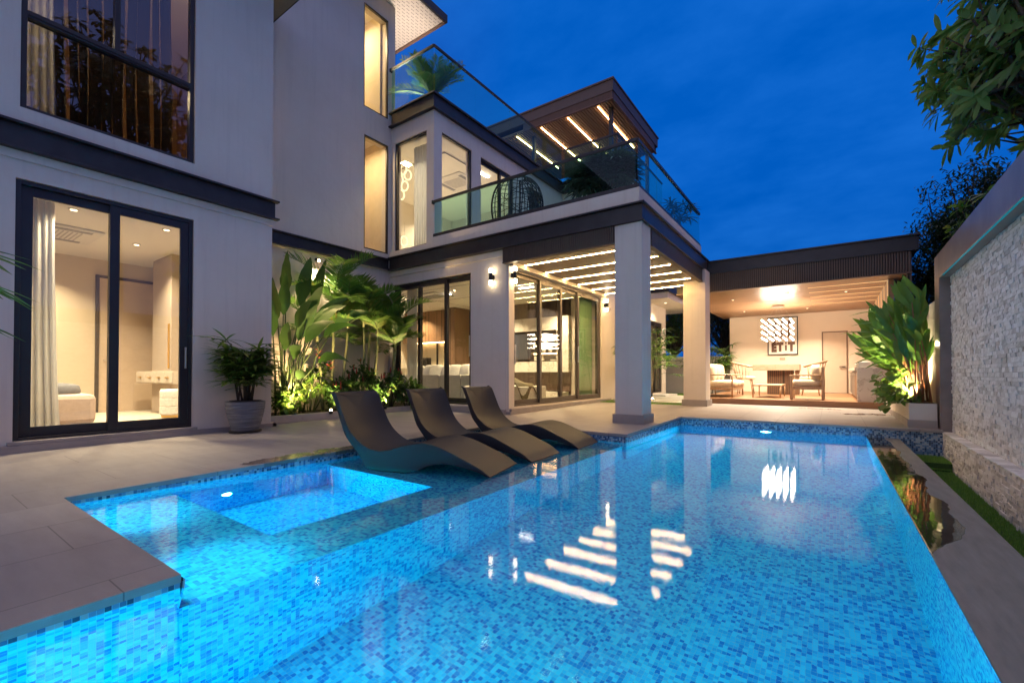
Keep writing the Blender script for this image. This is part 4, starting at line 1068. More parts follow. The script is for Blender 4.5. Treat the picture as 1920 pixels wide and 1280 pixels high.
curtain('curtain', 'y', 7.70, -8.66, -8.30, .27, 3.05, 5, .035, SHEER, 'white curtain at the left of the three panel living room door')
curtain('curtain', 'x', -5.50, 10.78, 11.66, .27, 3.05, 11, .025, GREENCURT, 'pale green curtain behind the last porch door panel')
# bedroom
BED = thing('bed', (-9.5,.9,.24), 'low beige upholstered bed with a grey cover in the ground floor bedroom', 'bed')
MB().box(-10.9,-8.62,-.3,1.86,.242,.665).build('bed_base', ROSEFAB, BED, bevel=.07)
MB().sphere((-9.75,.78,.70),1.05,1.02,.13,n=36,m=12,p=.4).build('cover', GREYFAB, BED, smooth=True)
WD = thing('wardrobe', (-9.6,3.25,.24), 'tall beige wardrobe panel with a slim brass grip in the bedroom', 'wardrobe')
MB().box(-10.55,-9.62,3.06,3.45,.242,3.095).build('body', TAUPE, WD, bevel=.004)
MB().box(-9.70,-9.68,3.035,3.059,1.05,1.85).build('grip', BRASS, WD)
VN = thing('vanity_shelf', (-9.8,2.97,.78), 'wall hung pale vanity with four brass handled drawers in the bedroom', 'vanity')
MB().box(-10.83,-9.0,2.90,3.058,.78,1.0).build('body', plain('vanity_lacquer', (.52,.46,.38), .4), VN, bevel=.004)
for a, b in ((-10.80,-10.32),(-10.30,-9.82),(-9.80,-9.42),(-9.40,-9.02)):
    o = MB().box(a,b,2.886,2.8995,.80,.98).build('drawer', plain('vanity_front', (.55,.49,.41), .4), VN, bevel=.002)
    MB().tube([((a+b)/2-.06,2.87,.89),((a+b)/2+.06,2.87,.89)],.013,8).build('handle', BRASS, o)
ST = thing('stool', (-8.95,2.92,.24), 'round pale fluted stool with a brass foot under the bedroom vanity', 'stool')
m = MB(); m.lathe((-8.95,2.92,.24),[(.20,.04),(.215,.06),(.215,.17),(.208,.18),(.215,.19),(.215,.31),(.208,.32),(.215,.33),(.215,.42),(.20,.46)],28); m.build('seat', WHITEFAB, ST, smooth=False)
m = MB(); m.lathe((-8.95,2.92,.24),[(.19,.001),(.19,.039)],28); m.build('foot', BRASS, ST)
def ac(x, y, z, sx, sy, label):
    A = thing('ceiling_air_conditioner', (x,y,z), label, 'air conditioner', 'ceiling cassette air conditioners')
    W_ = plain('ac_white', (.68,.65,.6), .5, var=.01)
    MB().box(x-sx,x+sx,y-sy,y+sy,z-.035,z-.002).build('panel', W_, A, bevel=.015)
    f = MB()
    for i in range(9): f.box(x-sx*.55,x+sx*.55,y-sy*.5+i*sy*.12,y-sy*.5+i*sy*.12+.012,z-.045,z-.036)
    f.build('grille', plain('ac_grille', (.42,.40,.37), .6), A)
    f = MB(); f.box(x+sx*.66,x+sx*.86,y-sy*.7,y+sy*.7,z-.043,z-.0355); f.box(x-sx*.86,x-sx*.66,y-sy*.7,y+sy*.7,z-.043,z-.0355); f.build('outlet_flap', plain('ac_dark', (.25,.24,.23), .5), A)
ac(-9.5,1.6,3.10,.5,.42,'white cassette air conditioner on the ceiling of the ground floor bedroom')
ac(-9.0,9.9,6.62,.55,.5,'white cassette air conditioner on the ceiling of the upper balcony room')
ac(-9.0,8.9,3.118,.45,.4,'white cassette air conditioner on the living room ceiling')
# living room
SO = thing('living_sofa', (-8.6,9.0,.24), 'long grey sofa with its back to the three panel living room door', 'sofa')
for i in range(4):
    a = -10.1+i*.76; MB().box(a+.004,a+.752,8.75,8.97,.245,.94).build('back_panel', plain('sofa_grey', (.42,.41,.37), .8), SO, bevel=.03)
MB().box(-10.1,-7.06,8.975,9.7,.3,.66).build('seat', WHITEFAB, SO, bevel=.05)
for i, (x, rz) in enumerate(((-9.75,25),(-9.35,-20),(-9.0,35),(-8.65,-25),(-8.3,15),(-7.95,-12),(-7.6,20),(-7.3,-8))):
    m = MB(); m.sphere((0,0,0),.24,.075,.23,n=20,m=10,p=.55); o = MB()
    M_ = Matrix.Rotation(R(rz),4,'Z') @ Matrix.Rotation(R(-14),4,'X')
    o.add([M_ @ Vector(p) + Vector((x,9.08,.98)) for p in m.v], m.f).build('cushion', WHITEFAB, SO, smooth=True)
KW = thing('kitchen_cabinets', (-11.4,11.3,.24), 'walnut kitchen wall units with a lit splashback behind the sofa', 'kitchen cabinets')
MB().box(-12.7,-10.42,11.10,11.7,2.06,3.12).build('wall_unit', WALNUT, KW)
for a in (-12.1,-11.55,-11.0): MB().box(a,a+.008,11.094,11.0995,2.07,3.11).build('door_gap', SLAT_BACK, KW)
MB().box(-10.42,-10.0,10.9,11.7,.245,3.12).build('tall_unit', wood('tall_walnut', (.12,.065,.035),(.17,.095,.055),2,.6,.4), KW)
MB().box(-12.7,-10.43,11.45,11.7,1.16,2.055).build('splashback', MARBLE_Y, KW)
MB().box(-12.7,-10.43,11.0,11.7,.245,1.155).build('base_unit', plain('base_grey', (.30,.26,.2), .5), KW)
MB().box(-11.32,-11.27,11.40,11.449,1.16,2.05).build('divider', BLACK, KW)
MB().box(-12.6,-10.5,11.36,11.38,2.043,2.0595).build('light_strip', LED_ROOF, KW)
CF = thing('coffee_machine', (-11.6,11.2,1.155), 'black coffee machine on the kitchen worktop below the walnut units', 'coffee machine')
MB().box(-11.74,-11.46,11.05,11.30,1.157,1.52).build('body', BLACK, CF, bevel=.02); MB().box(-11.70,-11.50,10.97,11.049,1.42,1.5).build('head', BLACK, CF, bevel=.01)
def ring(c, r, ax, label, group):
    L = thing('ring_pendant', c, label, 'ring lamp', group); m = MB(); n, k = 24, 8; vs = []; fs = []
    a_ = Vector((math.cos(ax), math.sin(ax), 0)); z_ = Vector((0,0,1))
    pts = [Vector(c) + a_*math.cos(6.2832*i/n)*r*.7 + z_*math.sin(6.2832*i/n)*r for i in range(n)]
    nr = a_.cross(z_)
    for i in range(n):
        o_ = (pts[i]-Vector(c)).normalized()
        for j in range(k): vs.append(pts[i] + o_*math.cos(6.2832*j/k)*r*.16 + nr*math.sin(6.2832*j/k)*r*.16)
    for i in range(n):
        for j in range(k): fs.append((i*k+j, i*k+(j+1)%k, ((i+1)%n)*k+(j+1)%k, ((i+1)%n)*k+j))
    m.add(vs, fs).build('ring', RING, L, smooth=True)
    MB().tube([Vector(c)+Vector((0,0,r*1.15)), Vector(c)+Vector((0,0,r*1.15+.35))], .003, 4).build('cord', BLACK, L)
G_ = 'glowing ring pendants of the stair cascade'
for (x, z), ax, lb in (((-9.62,6.26),0,'leftmost glowing ring pendant in the corner window, cut by its frame'),((-9.33,6.33),.9,'highest right glowing ring pendant in the corner window'),((-9.45,6.06),.5,'middle glowing ring pendant in the corner window'),((-9.60,5.86),1.2,'lowest glowing ring of the upper cluster in the corner window'),((-9.50,6.52),.3,'topmost glowing ring pendant in the corner window'),((-9.46,4.56),.8,'lone glowing ring pendant near the sill of the corner window')):
    ring((x,8.3,z), .13, ax, lb, G_)
for (x, z), lb in (((-9.36,2.88),'upper glowing ring pendant behind the palms in the living room door'),((-9.45,2.60),'lower glowing ring pendant behind the palms in the living room door')): ring((x,8.2,z), .11, .6, lb, G_)
# tv wall in the porch room
TV = thing('television_wall', (-7.0,11.5,.24), 'media wall of dark slats and pale marble with lit shelves behind the porch doors', 'media wall')
f = MB()
for i in range(58): f.box(-8.9+i*.048,-8.9+i*.048+.026,11.60,11.64,2.63,3.118); 
for i in range(58): f.box(-8.9+i*.048,-8.9+i*.048+.026,11.60,11.64,.45,1.01)
f.build('slats', SLAT, TV); MB().box(-8.9,-6.12,11.641,11.70,.25,3.12).build('backing', SLAT_BACK, TV)
MB().box(-8.9,-6.13,11.45,11.639,2.24,2.629).build('marble_panel', MARBLE, TV); MB().box(-8.9,-6.13,11.45,11.639,1.011,1.32).build('marble_shelf', MARBLE, TV)
MB().box(-6.52,-6.13,11.45,11.639,1.3205,2.2395).build('marble_side', MARBLE, TV)
MB().box(-8.7,-7.45,11.52,11.56,1.40,2.17).build('screen', plain('dark_screen', (.035,.038,.048), .15), TV, bevel=.004)
MB().box(-7.4,-6.53,11.60,11.639,1.33,2.23).build('niche_back', plain('niche_dark', (.05,.05,.042), .5), TV)
for z in (1.56,1.80,2.02):
    o = MB().box(-7.4,-6.53,11.46,11.599,z,z+.02).build('shelf', MARBLE_Y, TV); MB().box(-7.39,-6.54,11.58,11.595,z-.012,z-.001).build('light_strip', LED_ROOF, o)
MB().box(-6.1195,-5.6,11.60,11.74,.26,3.1).build('side_panel', TAUPE, TV)
MB().box(-8.9,-6.2,11.1,11.59,.245,.44).build('hearth', MARBLE, TV)
for x, z, w_, h_ in ((-7.25,2.045,.3,.05),(-6.95,2.045,.25,.08),(-7.30,1.345,.3,.14),(-6.75,1.345,.18,.04)):
    for k in range(2):
        tag(MB().box(x,x+w_-.04*k,11.48,11.57,z+k*h_*.5,z+(k+1)*h_*.5-.003).build('book', plain('book_cover', (.6,.55,.45), .6)), 'pale book lying on the lit media wall shelves', 'book', 'pale books on the media wall shelves')
for x, lb in ((-7.0,'left pale ornament on the middle lit shelf'),(-6.78,'right pale ornament on the middle lit shelf')):
    m = MB(); m.sphere((x,11.53,1.66),.05,n=10,m=8); m.sphere((x,11.53,1.735),.035,n=10,m=8); m.sphere((x-.03,11.53,1.61),.03,n=8,m=6); m.sphere((x+.03,11.53,1.61),.03,n=8,m=6)
    tag(m.build('ornament', WHITEFAB, smooth=True), lb, 'ornament')
IS = thing('daybed', (-6.5,9.4,.24), 'white daybed with an olive throw just inside the porch doors', 'daybed')
MB().box(-7.4,-5.72,8.4,9.55,.245,.66).build('base', WHITEFAB, IS, bevel=.03)
m = MB(); rows = []
for i in range(16):
    u = i/15; row = []
    for j in range(12):
        w_ = j/11; x = -6.9+1.22*u; y = 8.35+w_*.75
        z = .72+.28*math.exp(-((u-.35)/.3)**2)*(1-w_*.5)+.02*math.sin(9*u+5*w_)
        if u > .9: z -= (u-.9)*6*(.4+.3*math.sin(w_*7))
        row.append((x,y,z))
    rows.append(row)
m.grid(rows).build('throw', WARMFAB, IS, smooth=True, solid=.012)

# hanging wicker chair on the balcony
EG = thing('egg_chair', (-5.70,8.25,4.0), 'dark woven egg chair on the balcony behind the glass railing', 'egg chair')
cx, cy, cz = -5.72, 8.25, 4.62; w_ = MB()
def egg(a, t_):   # a round the axis, t from bottom 0 to top 1
    th = math.pi*(t_-.5); r = .60*math.cos(th)**.8 if math.cos(th) > 0 else 0
    lean = .16*(t_-.5)
    return (cx + r*math.cos(a) + lean, cy + r*math.sin(a), cz + .68*math.sin(th))
for i in range(20):
    a = R(-118 + 236*i/19); w_.tube([egg(a, .06+.9*k/14) for k in range(15)], .010, 5)
for k in range(17):
    t_ = .08+.86*k/16; w_.tube([egg(R(-118+236*i/22), t_+.012*math.sin(i*1.9+k)) for i in range(23)], .007, 5)
r_ = random.Random(11)
for _ in range(34):
    a0 = R(r_.uniform(-110,60)); t0 = r_.uniform(.08,.7); da = R(r_.uniform(30,60)); dt = r_.uniform(-.25,.35)
    w_.tube([egg(a0+da*k/6, min(.95,max(.05,t0+dt*k/6))) for k in range(7)], .006, 5)
w_.build('woven_shell', BLACK, EG, smooth=True)
MB().tube([egg(R(-118),.05+.9*k/20) for k in range(21)],.02,8).tube([egg(R(118),.05+.9*k/20) for k in range(21)],.02,8).build('rim', BLACK, EG, smooth=True)
m = MB(); m.sphere((cx-.08,cy,4.30),.42,.42,.13,n=20,m=8,p=.7); m.build('cushion', plain('egg_cushion', (.17,.18,.17), .9), EG, smooth=True)
m = MB(); m.lathe((cx,cy,4.03),[(.35,0),(.35,.03),(.05,.04)],24); m.build('base', BLACK, EG)
# dim terrace seating under the upper roof
for i, (x, y, lb) in enumerate(((-7.0,14.6,'left dark terrace chair under the upper roof behind the glass'),(-6.1,14.9,'right dark terrace chair under the upper roof behind the glass'))):
    T_ = thing('terrace_chair', (x,y,7.29), lb, 'chair', 'dark chairs on the upper terrace')
    MB().box(x-.35,x+.35,y-.3,y+.3,7.62,7.74).build('seat', plain('terrace_cushion', (.10,.12,.14), .9), T_, bevel=.03)
    MB().box(x-.35,x+.35,y+.25,y+.36,7.74,8.1).build('backrest', plain('terrace_cushion2', (.10,.12,.14), .9), T_, bevel=.03)
    for sx in (-.36,.36): 
        MB().tube([(x+sx,y-.3,7.29),(x+sx,y-.3,7.95),(x+sx,y+.35,7.95),(x+sx,y+.35,7.29)],.014,6).build('arm_frame', CHROME, T_, smooth=True)
# ------------------------------------------------------------------ plants
def ribbon(mb, p, d, up, L, W, droop=.3, n=4, fold=.25, prof=None, twist=0, wave=0):
    """one leaf: n segments along, folded at the midrib"""
    p = Vector(p); d = Vector(d).normalized(); up = Vector(up)
    s = d.cross(up)
    if s.length < 1e-3: s = d.cross(Vector((1,0,.2)))
    s.normalize(); u = s.cross(d).normalized()
    vs = []; q = p.copy(); dd = d.copy()
    for i in range(n+1):
        t_ = i/n
        w = W*(prof(t_) if prof else math.sin(math.pi*(t_*.92+.06))**.75)/2
        if i == n: w = W*.02
        uu = s.cross(dd).normalized()
        ss = s*math.cos(twist*t_) + uu*math.sin(twist*t_)
        wv = uu*wave*math.sin(i*2.1)*w
        vs += [q - ss*w + uu*w*fold + wv, q.copy(), q + ss*w + uu*w*fold - wv]
        dd = (dd + Vector((0,0,-1))*droop/n).normalized(); q = q + dd*(L/n)
    fs = []
    for i in range(n):
        a = i*3; fs += [(a,a+1,a+4,a+3),(a+1,a+2,a+5,a+4)]
    mb.add(vs, fs); return q
def rdir(r_, zmin=-1, zmax=1):
    z = r_.uniform(zmin, zmax); a = r_.uniform(0, 6.2832); k = math.sqrt(max(0,1-z*z)); return Vector((k*math.cos(a), k*math.sin(a), z))
L_DARK = leaf('leaf_dark', (.026,.072,.016), (.062,.145,.030), (.14,.15,.03))
L_MID = leaf('leaf_mid', (.055,.14,.020), (.125,.26,.036), (.20,.20,.05))
L_HELI = leaf('leaf_heliconia', (.030,.085,.014), (.065,.155,.022), (.16,.17,.04), trans=.3)
L_LIGHT = leaf('leaf_light', (.055,.130,.018), (.120,.230,.035), (.25,.25,.06), trans=.45)
L_CANNA = leaf('leaf_canna', (.07,.18,.026), (.16,.32,.05), (.18,.24,.05), trans=.45)
L_TREE = leaf('leaf_tree', (.085,.20,.045), (.19,.34,.075), (.36,.30,.09), trans=.5)
L_DARKEST = leaf('leaf_darkest', (.012,.030,.014), (.028,.058,.020))  # darkest of the leaf greens
L_TEAL = leaf('leaf_teal', (.020,.045,.030), (.040,.080,.045))
STEM_G = plain('green_stem', (.055,.085,.022), .6, var=.3, scale=12)
STEM_B = plain('brown_stem', (.045,.032,.02), .8, var=.3, scale=20)
STEM_R = plain('red_stem', (.22,.075,.035), .55, var=.3, scale=10)
CANE = plain('palm_cane', (.19,.20,.09), .6, var=.35, scale=14)
BARK = plain('bark', (.07,.055,.04), .9, var=.3, scale=14, bump=.01, bscale=40)
FLOWER = plain('red_flower', (.28,.02,.02), .5)
POT = None
def fan(mb, st, base, d, pl, ll, n, r_, lw=.03, spread=130, droop=.5):
    """fan palm leaf: petiole and a wheel of leaflets"""
    base = Vector(base); d = Vector(d).normalized()
    e = base + d*pl + Vector((0,0,-.12*pl)); mid = base + d*pl*.5 + Vector((0,0,.02*pl))
    if st is not None: st.tube([base, mid, e], [.006,.005,.004], 5, caps=False)
    dd = (e-mid).normalized(); s = dd.cross(Vector((0,0,1)))
    if s.length < .05: s = Vector((1,0,0))
    s.normalize()
    for i in range(n):
        a = R(-spread + 2*spread*i/(n-1)) + r_.uniform(-.06,.06)
        v = dd*math.cos(a) + s*math.sin(a) + Vector((0,0,.12))
        ribbon(mb, e, v, Vector((0,0,1)), ll*r_.uniform(.8,1.1)*(1-.2*abs(i/(n-1)-.5)), lw*r_.uniform(.8,1.2), droop*r_.uniform(.6,1.5), 4, .2, prof=lambda t_: (.45+.55*min(1,t_*5))*(1-max(0,t_-.6)/.4*.8))
def fan_plant(name, base, height, spread, ncane, label, cat, seed, mat=L_DARK, ll=.30, nleaf=7, leaflets=8, parent=None, lean=(0,0), lw=.032, group=None, pot=None, droop=.5, low=.5):
    r_ = random.Random(seed); T_ = thing(name, base, label, cat, group); lf = MB(); st = MB(); cn = MB(); B = Vector(base)
    if pot: pot(T_)
    zb = pot.top if pot else 0
    for c in range(ncane):
        a = r_.uniform(0,6.28); rr = spread*.22*math.sqrt(r_.random()); b0 = B + Vector((math.cos(a)*rr, math.sin(a)*rr, zb))
        h_ = height*r_.uniform(.45,1.0); tip = b0 + Vector((math.cos(a)*spread*.35*r_.random()+lean[0]*h_, math.sin(a)*spread*.35*r_.random()+lean[1]*h_, h_))
        cn.tube([b0, (b0+tip)/2 + Vector((r_.uniform(-.02,.02),r_.uniform(-.02,.02),0)), tip], [.012,.011,.008], 6)
        for k in range(nleaf):
            t_ = 1 - low*k/nleaf*r_.uniform(.6,1); p = b0.lerp(tip, t_)
            aa = a + r_.uniform(-2.2,2.2); v = Vector((math.cos(aa), math.sin(aa), r_.uniform(.15,1.0)))
            fan(lf, st, p, v, spread*r_.uniform(.3,.55), ll*r_.uniform(.8,1.15), leaflets, r_, lw=lw, droop=droop)
    cn.build('cane', STEM_B, T_, smooth=True); st.build('leaf_stalks', STEM_G, T_, smooth=True); lf.build('foliage', mat, T_)
    return T_
class Pot:
    def __init__(s, c, prof, mat, top): s.c, s.prof, s.mat, s.top = c, prof, mat, top
    def __call__(s, T_):
        m = MB(); m.lathe(s.c, s.prof, 36); m.build('pot', s.mat, T_, smooth=False)
        r = s.prof[-1][0]; m = MB(); m.lathe((s.c[0],s.c[1],s.c[2]+s.top-.03), [(r*.9,0),(r*.9,.012)], 24); m.build('soil_fill', SOIL, T_)
def ridged(r0, r1, h, n=26):
    out = []
    for i in range(n+1):
        t_ = i/n; r = r0+(r1-r0)*math.sin(t_*1.45)/math.sin(1.45); out.append((r + (.004 if i % 4 == 0 else 0) + .0015*math.sin(i*2.3), h*t_))
    return out + [(r1-.02,h),(r1-.03,h-.04)]
POTMAT, t, pp = base_mat('grey_streaked_pot'); v = t.obj(); n_ = t.noise(t.scale(v,(1.5,1.5,42)), 2.2, 5, .6)
t.l.new(t.ramp(n_, [(.35,(.075,.078,.088)),(.62,(.17,.17,.18)),(.75,(.36,.35,.34))]), pp.inputs['Base Color']); pp.inputs['Roughness'].default_value = .6
pz = dz(3.05)
pc0 = (-7.12,3.20,pz)
p_ = Pot((pc0[0],pc0[1],pz+.03), ridged(.175,.262,.43), POTMAT, .46)
FP = fan_plant('potted_lady_palm', pc0, .86, .46, 19, 'bushy lady palm in a grey streaked pot beside the bedroom door', 'potted palm', 21, L_LIGHT, .31, 7, 7, pot=p_, lw=.042, droop=.38, low=.72)
m = MB(); m.lathe((pc0[0],pc0[1],pz), [(.205,0),(.215,.012),(.215,.035),(.20,.04)], 28); m.build('saucer', BLACK, FP)
# banana-like heliconia at the left end of the bed
def paddle(t_): return (min(1, t_*3.2)**.7)*(1-max(0,t_-.45)/.55)**.55 if t_ < 1 else 0
HB = thing('heliconia_clump', (-8.25,4.45,.2), 'tall large leaved heliconia at the left end of the planting bed', 'heliconia')
lf, st = MB(), MB(); r_ = random.Random(4)
for (bx, by, tx, ty, tz, L_, W_, dz_, tw) in (
    (-8.2,4.35,-8.15,4.35,2.35,.85,.27,.25,.3),(-8.25,4.5,-8.1,4.6,2.2,.95,.29,.45,-.2),(-8.15,4.3,-8.0,4.12,1.9,.75,.25,.3,.5),(-8.3,4.55,-7.95,4.75,1.75,.85,.25,1.4,.2),
    (-8.2,4.4,-7.75,4.5,1.50,.80,.24,1.2,-.3),(-8.15,4.3,-7.8,4.15,1.35,.70,.22,.9,.2),(-8.25,4.5,-7.7,4.7,1.15,.75,.21,1.5,.1),
    (-8.2,4.3,-7.62,3.95,1.0,.62,.17,.5,.2),(-8.2,4.5,-7.8,4.55,1.95,.7,.22,.9,.4),(-8.3,4.6,-8.0,4.9,1.9,.8,.24,1.2,-.4),(-8.15,4.45,-7.75,4.35,.85,.6,.18,1.1,.2),(-8.2,4.2,-7.95,4.02,1.6,.7,.22,.5,.2),(-8.3,4.7,-8.1,4.85,2.3,.9,.26,.6,.8),(-8.2,4.3,-8.05,4.25,2.0,.8,.26,.8,-.9),(-8.3,4.5,-7.75,4.85,1.65,.8,.22,1.5,.6),(-8.1,4.4,-7.7,4.25,1.2,.7,.21,1.3,-.6),(-8.35,4.8,-7.95,5.2,1.85,.85,.24,1.5,.4),(-8.2,4.35,-7.7,4.3,1.75,.75,.22,1.1,.7),(-8.3,4.4,-8.0,4.5,1.55,.8,.25,.7,-.5)):
    B, Tp = Vector((bx,by,.2)), Vector((tx,ty,tz)); mid = (B*.35+Tp*.65)+Vector(((B.x-Tp.x)*.25,(B.y-Tp.y)*.25,0))
    st.tube([B, mid, Tp], [.022,.016,.010], 6)
    d_ = (Tp-mid).normalized(); ribbon(lf, Tp, d_, Vector((.75+r_.uniform(-.5,.3),-.6+r_.uniform(-.5,.9),.35)), L_, W_, dz_, 10, .14, paddle, tw, .10)
st.build('stalks', STEM_G, HB, smooth=True); lf.build('foliage', L_HELI, HB, smooth=True)
fl = MB()
for x, y, z in ((-8.0,4.9,1.25),(-8.0,5.15,1.05)):
    for k in range(4): ribbon(fl, (x,y,z+.05*k), Vector((.5*(-1)**k,.6*(-1)**k,.5)), Vector((0,0,1)), .10, .022, .1, 3, .5)
fl.build('red_bracts', FLOWER, HB)
# areca palms
def frond(lf, st, base, d, L, r_, lw=.034, ll=.36, n=22, droop=1.0):
    p = Vector(base); d = Vector(d).normalized(); pts = [p.copy()]; dd = d.copy(); seg = 10
    for i in range(seg):
        dd = (dd + Vector((0,0,-1))*droop/seg*(.4+1.2*i/seg)).normalized(); p = p + dd*L/seg; pts.append(p.copy())
    st.tube(pts, [.010-.0008*i for i in range(seg+1)], 5, caps=False)
    for i in range(n):
        t_ = .16 + .82*i/n; k = t_*seg; j = min(seg-1, int(k)); q = pts[j].lerp(pts[j+1], k-j); tg = (pts[j+1]-pts[j]).normalized()
        s = tg.cross(Vector((0,0,1))).normalized(); u = s.cross(tg)
        l = ll*(.55+.9*math.sin(math.pi*(t_*.85+.12)))*r_.uniform(.85,1.1)*.8
        for sg in (-1,1):
            ribbon(lf, q, s*sg*.8 + tg*.7 + u*.40, u, l, lw, .32*r_.uniform(.5,1.5), 3, .25)
def areca(base, canes, label, seed, name='areca_palm'):
    r_ = random.Random(seed); T_ = thing(name, base, label, 'palm', 'areca palms in the planting bed'); lf, st = MB(), MB(); B = Vector(base)
    for (dx, dy, tx, ty, h_, nf, L_) in canes:
        b0 = B+Vector((dx,dy,0)); tp = Vector((tx,ty,h_)); m = MB(); pts = []; rad = []
        for i in range(9):
            t_ = i/8; q = b0.lerp(tp, t_); q.x += .04*math.sin(t_*3); pts.append(q); rad.append(.034*(1-.45*t_)+(.004 if i%2 else 0))
        m.tube(pts, rad, 8); m.tube([tp, tp+Vector((0,0,.28))], [.026,.012], 8); m.build('cane', CANE, T_, smooth=True)
        a0 = r_.uniform(0,6.28)
        for k in range(nf):
            a = a0 + k*2.4 + r_.uniform(-.3,.3); el = .35 + 1.5*(k/nf)
            frond(lf, st, tp+Vector((0,0,.05+.22*k/nf)), Vector((math.cos(a), math.sin(a), el)), L_*r_.uniform(.8,1.1), r_, n=24)
    st.build('frond_ribs', STEM_G, T_, smooth=True); lf.build('foliage', L_MID, T_)
areca((-8.3,5.35,.2), [(0,0,-8.2,5.35,2.3,9,1.1),(.05,.15,-8.15,5.65,1.9,7,.95),(-.1,-.1,-8.45,5.15,1.6,6,.9)], 'left areca palm in the bed, fronds spreading below the steel beam', 31)
areca((-8.15,6.0,.2), [(0,0,-8.1,6.0,1.95,8,.95),(.1,.1,-7.95,6.25,1.75,7,.9),(-.1,.15,-8.3,6.3,2.2,7,.95)], 'middle areca palm in the bed with tall pale ringed canes', 32)
areca((-8.1,6.6,.2), [(0,0,-7.95,6.75,1.9,7,.85),(.1,-.1,-7.8,6.6,1.45,6,.75),(0,.1,-8.2,6.9,1.6,6,.8)], 'right areca palm in the bed leaning towards the living room door', 33)
# low shrubs
def shrub(name, c, rx, ry, rz, n, label, seed, mat=L_DARK, ll=.11, lw=.055, cat='shrub', group=None, flowers=0, stems=9, z0=.2):
    r_ = random.Random(seed); T_ = thing(name, (c[0],c[1],z0), label, cat, group); lf, st = MB(), MB()
    C_ = Vector(c)
    clumps = [C_ + Vector((rx*v.x, ry*v.y, rz*v.z))*r_.uniform(.45,1.0) for v in (rdir(r_,-.55,1) for _ in range(max(6,n//24)))]
    for q in clumps[:stems*3]: st.tube([(c[0]+(q.x-c[0])*.25, c[1]+(q.y-c[1])*.25, z0), q], [.009,.004], 5)
    for i in range(n):
        q = clumps[i % len(clumps)] + rdir(r_)*.13*r_.random()**.5; d = (q-C_).normalized()*.6 + rdir(r_)*.8 + Vector((0,0,.15))
        ribbon(lf, q, d, Vector((0,0,1)), ll*r_.uniform(.6,1.25), lw*r_.uniform(.7,1.2), .7, 4, .2)
    st.build('stems', STEM_B if mat is not L_LIGHT else STEM_G, T_, smooth=True); lf.build('foliage', mat, T_)
    if flowers:
        fl = MB()
        for i in range(flowers):
            q = clumps[(i*5) % len(clumps)]; q = Vector((q.x, q.y, max(q.z, C_.z+.15*rz)+.05+.15*r_.random())); fl.tube([q, q+Vector((0,0,.05)), q+Vector((0,0,.13))], [.010,.015,.004], 6)
        fl.build('red_spikes', FLOWER, T_, smooth=True)
    return T_
shrub('button_ginger_shrub', (-8.05,5.45,.52), .26,.36,.36, 620, 'dark leaved ginger shrub with red spikes behind the bed uplight', 41, flowers=9, group='button ginger shrubs in the bed')
shrub('button_ginger_shrub', (-8.05,5.95,.66), .30,.40,.45, 820, 'largest dark ginger shrub with red spikes in the middle of the bed', 42, flowers=12, group='button ginger shrubs in the bed')
shrub('button_ginger_shrub', (-8.0,6.58,.60), .30,.36,.42, 700, 'dark ginger shrub with red spikes at the right half of the bed', 43, flowers=9, group='button ginger shrubs in the bed')
shrub('broad_leaved_shrub', (-7.85,7.0,.58), .30,.26,.42, 240, 'long leaved shrub at the right end of the bed beside the living room door', 44, L_MID, .24, .06)
shrub('golden_shrub', (-8.15,4.45,.50), .24,.38,.30, 420, 'yellow green shrub glowing over the bed uplight at the left', 45, L_LIGHT, .10, .07)
shrub('golden_shrub', (-8.45,5.0,.75), .25,.55,.40, 420, 'tall yellow green shrub against the tower wall behind the heliconia', 46, L_LIGHT, .16, .06)
def uplight(loc, tgt, e, label, glow=True, r=.03, col=(1,.68,.32), spread=110):
    L = thing('garden_uplight', loc, label, 'garden light', 'small garden uplights'); x, y, z = loc
    m = MB(); m.lathe((x,y,z-.06), [(r,0),(r+.006,.05),(r+.006,.06)], 14); m.build('housing', BLACK, L)
    if glow: m = MB(); m.sphere((x,y,z+.006), r*.85, n=10, m=6); m.build('lens', SPOTGLOW, L, smooth=True)
    lamp('SPOT', 'uplight_beam', L, (x,y,z+.035), e, col, .03, target=tgt, spot_size=R(spread), spot_blend=.8)
uplight((-7.70,4.98,.262), (-8.15,5.3,1.5), 430, 'star bright small uplight on the edge of the planting bed')
uplight((-7.76,4.30,.27), (-8.25,4.5,1.5), 360, 'warm uplight under the golden shrub at the left of the bed', False)
uplight((-8.6,4.9,.27), (-8.5,5.0,1.5), 330, 'warm uplight against the tower wall behind the heliconia')
uplight((-7.70,6.25,.27), (-8.1,6.2,2.0), 280, 'warm uplight between the ginger shrubs below the middle areca palm', False)
LT = thing('wall_spotlight', (-8.86,5.35,3.30), 'small spotlight under the steel beam shining through the palm fronds', 'spotlight')
m = MB(); m.tube([(-8.84,5.35,3.36),(-8.74,5.35,3.32)], .03, 10); m.build('housing', BLACK, LT); m = MB(); m.sphere((-8.73,5.35,3.315), .026, n=10, m=6); m.build('lens', SPOTGLOW, LT, smooth=True)
lamp('SPOT', 'spot_beam', LT, (-8.69,5.35,3.30), 420, (1,.78,.5), .03, target=(-8.2,5.6,0), spot_size=R(120), spot_blend=.8)
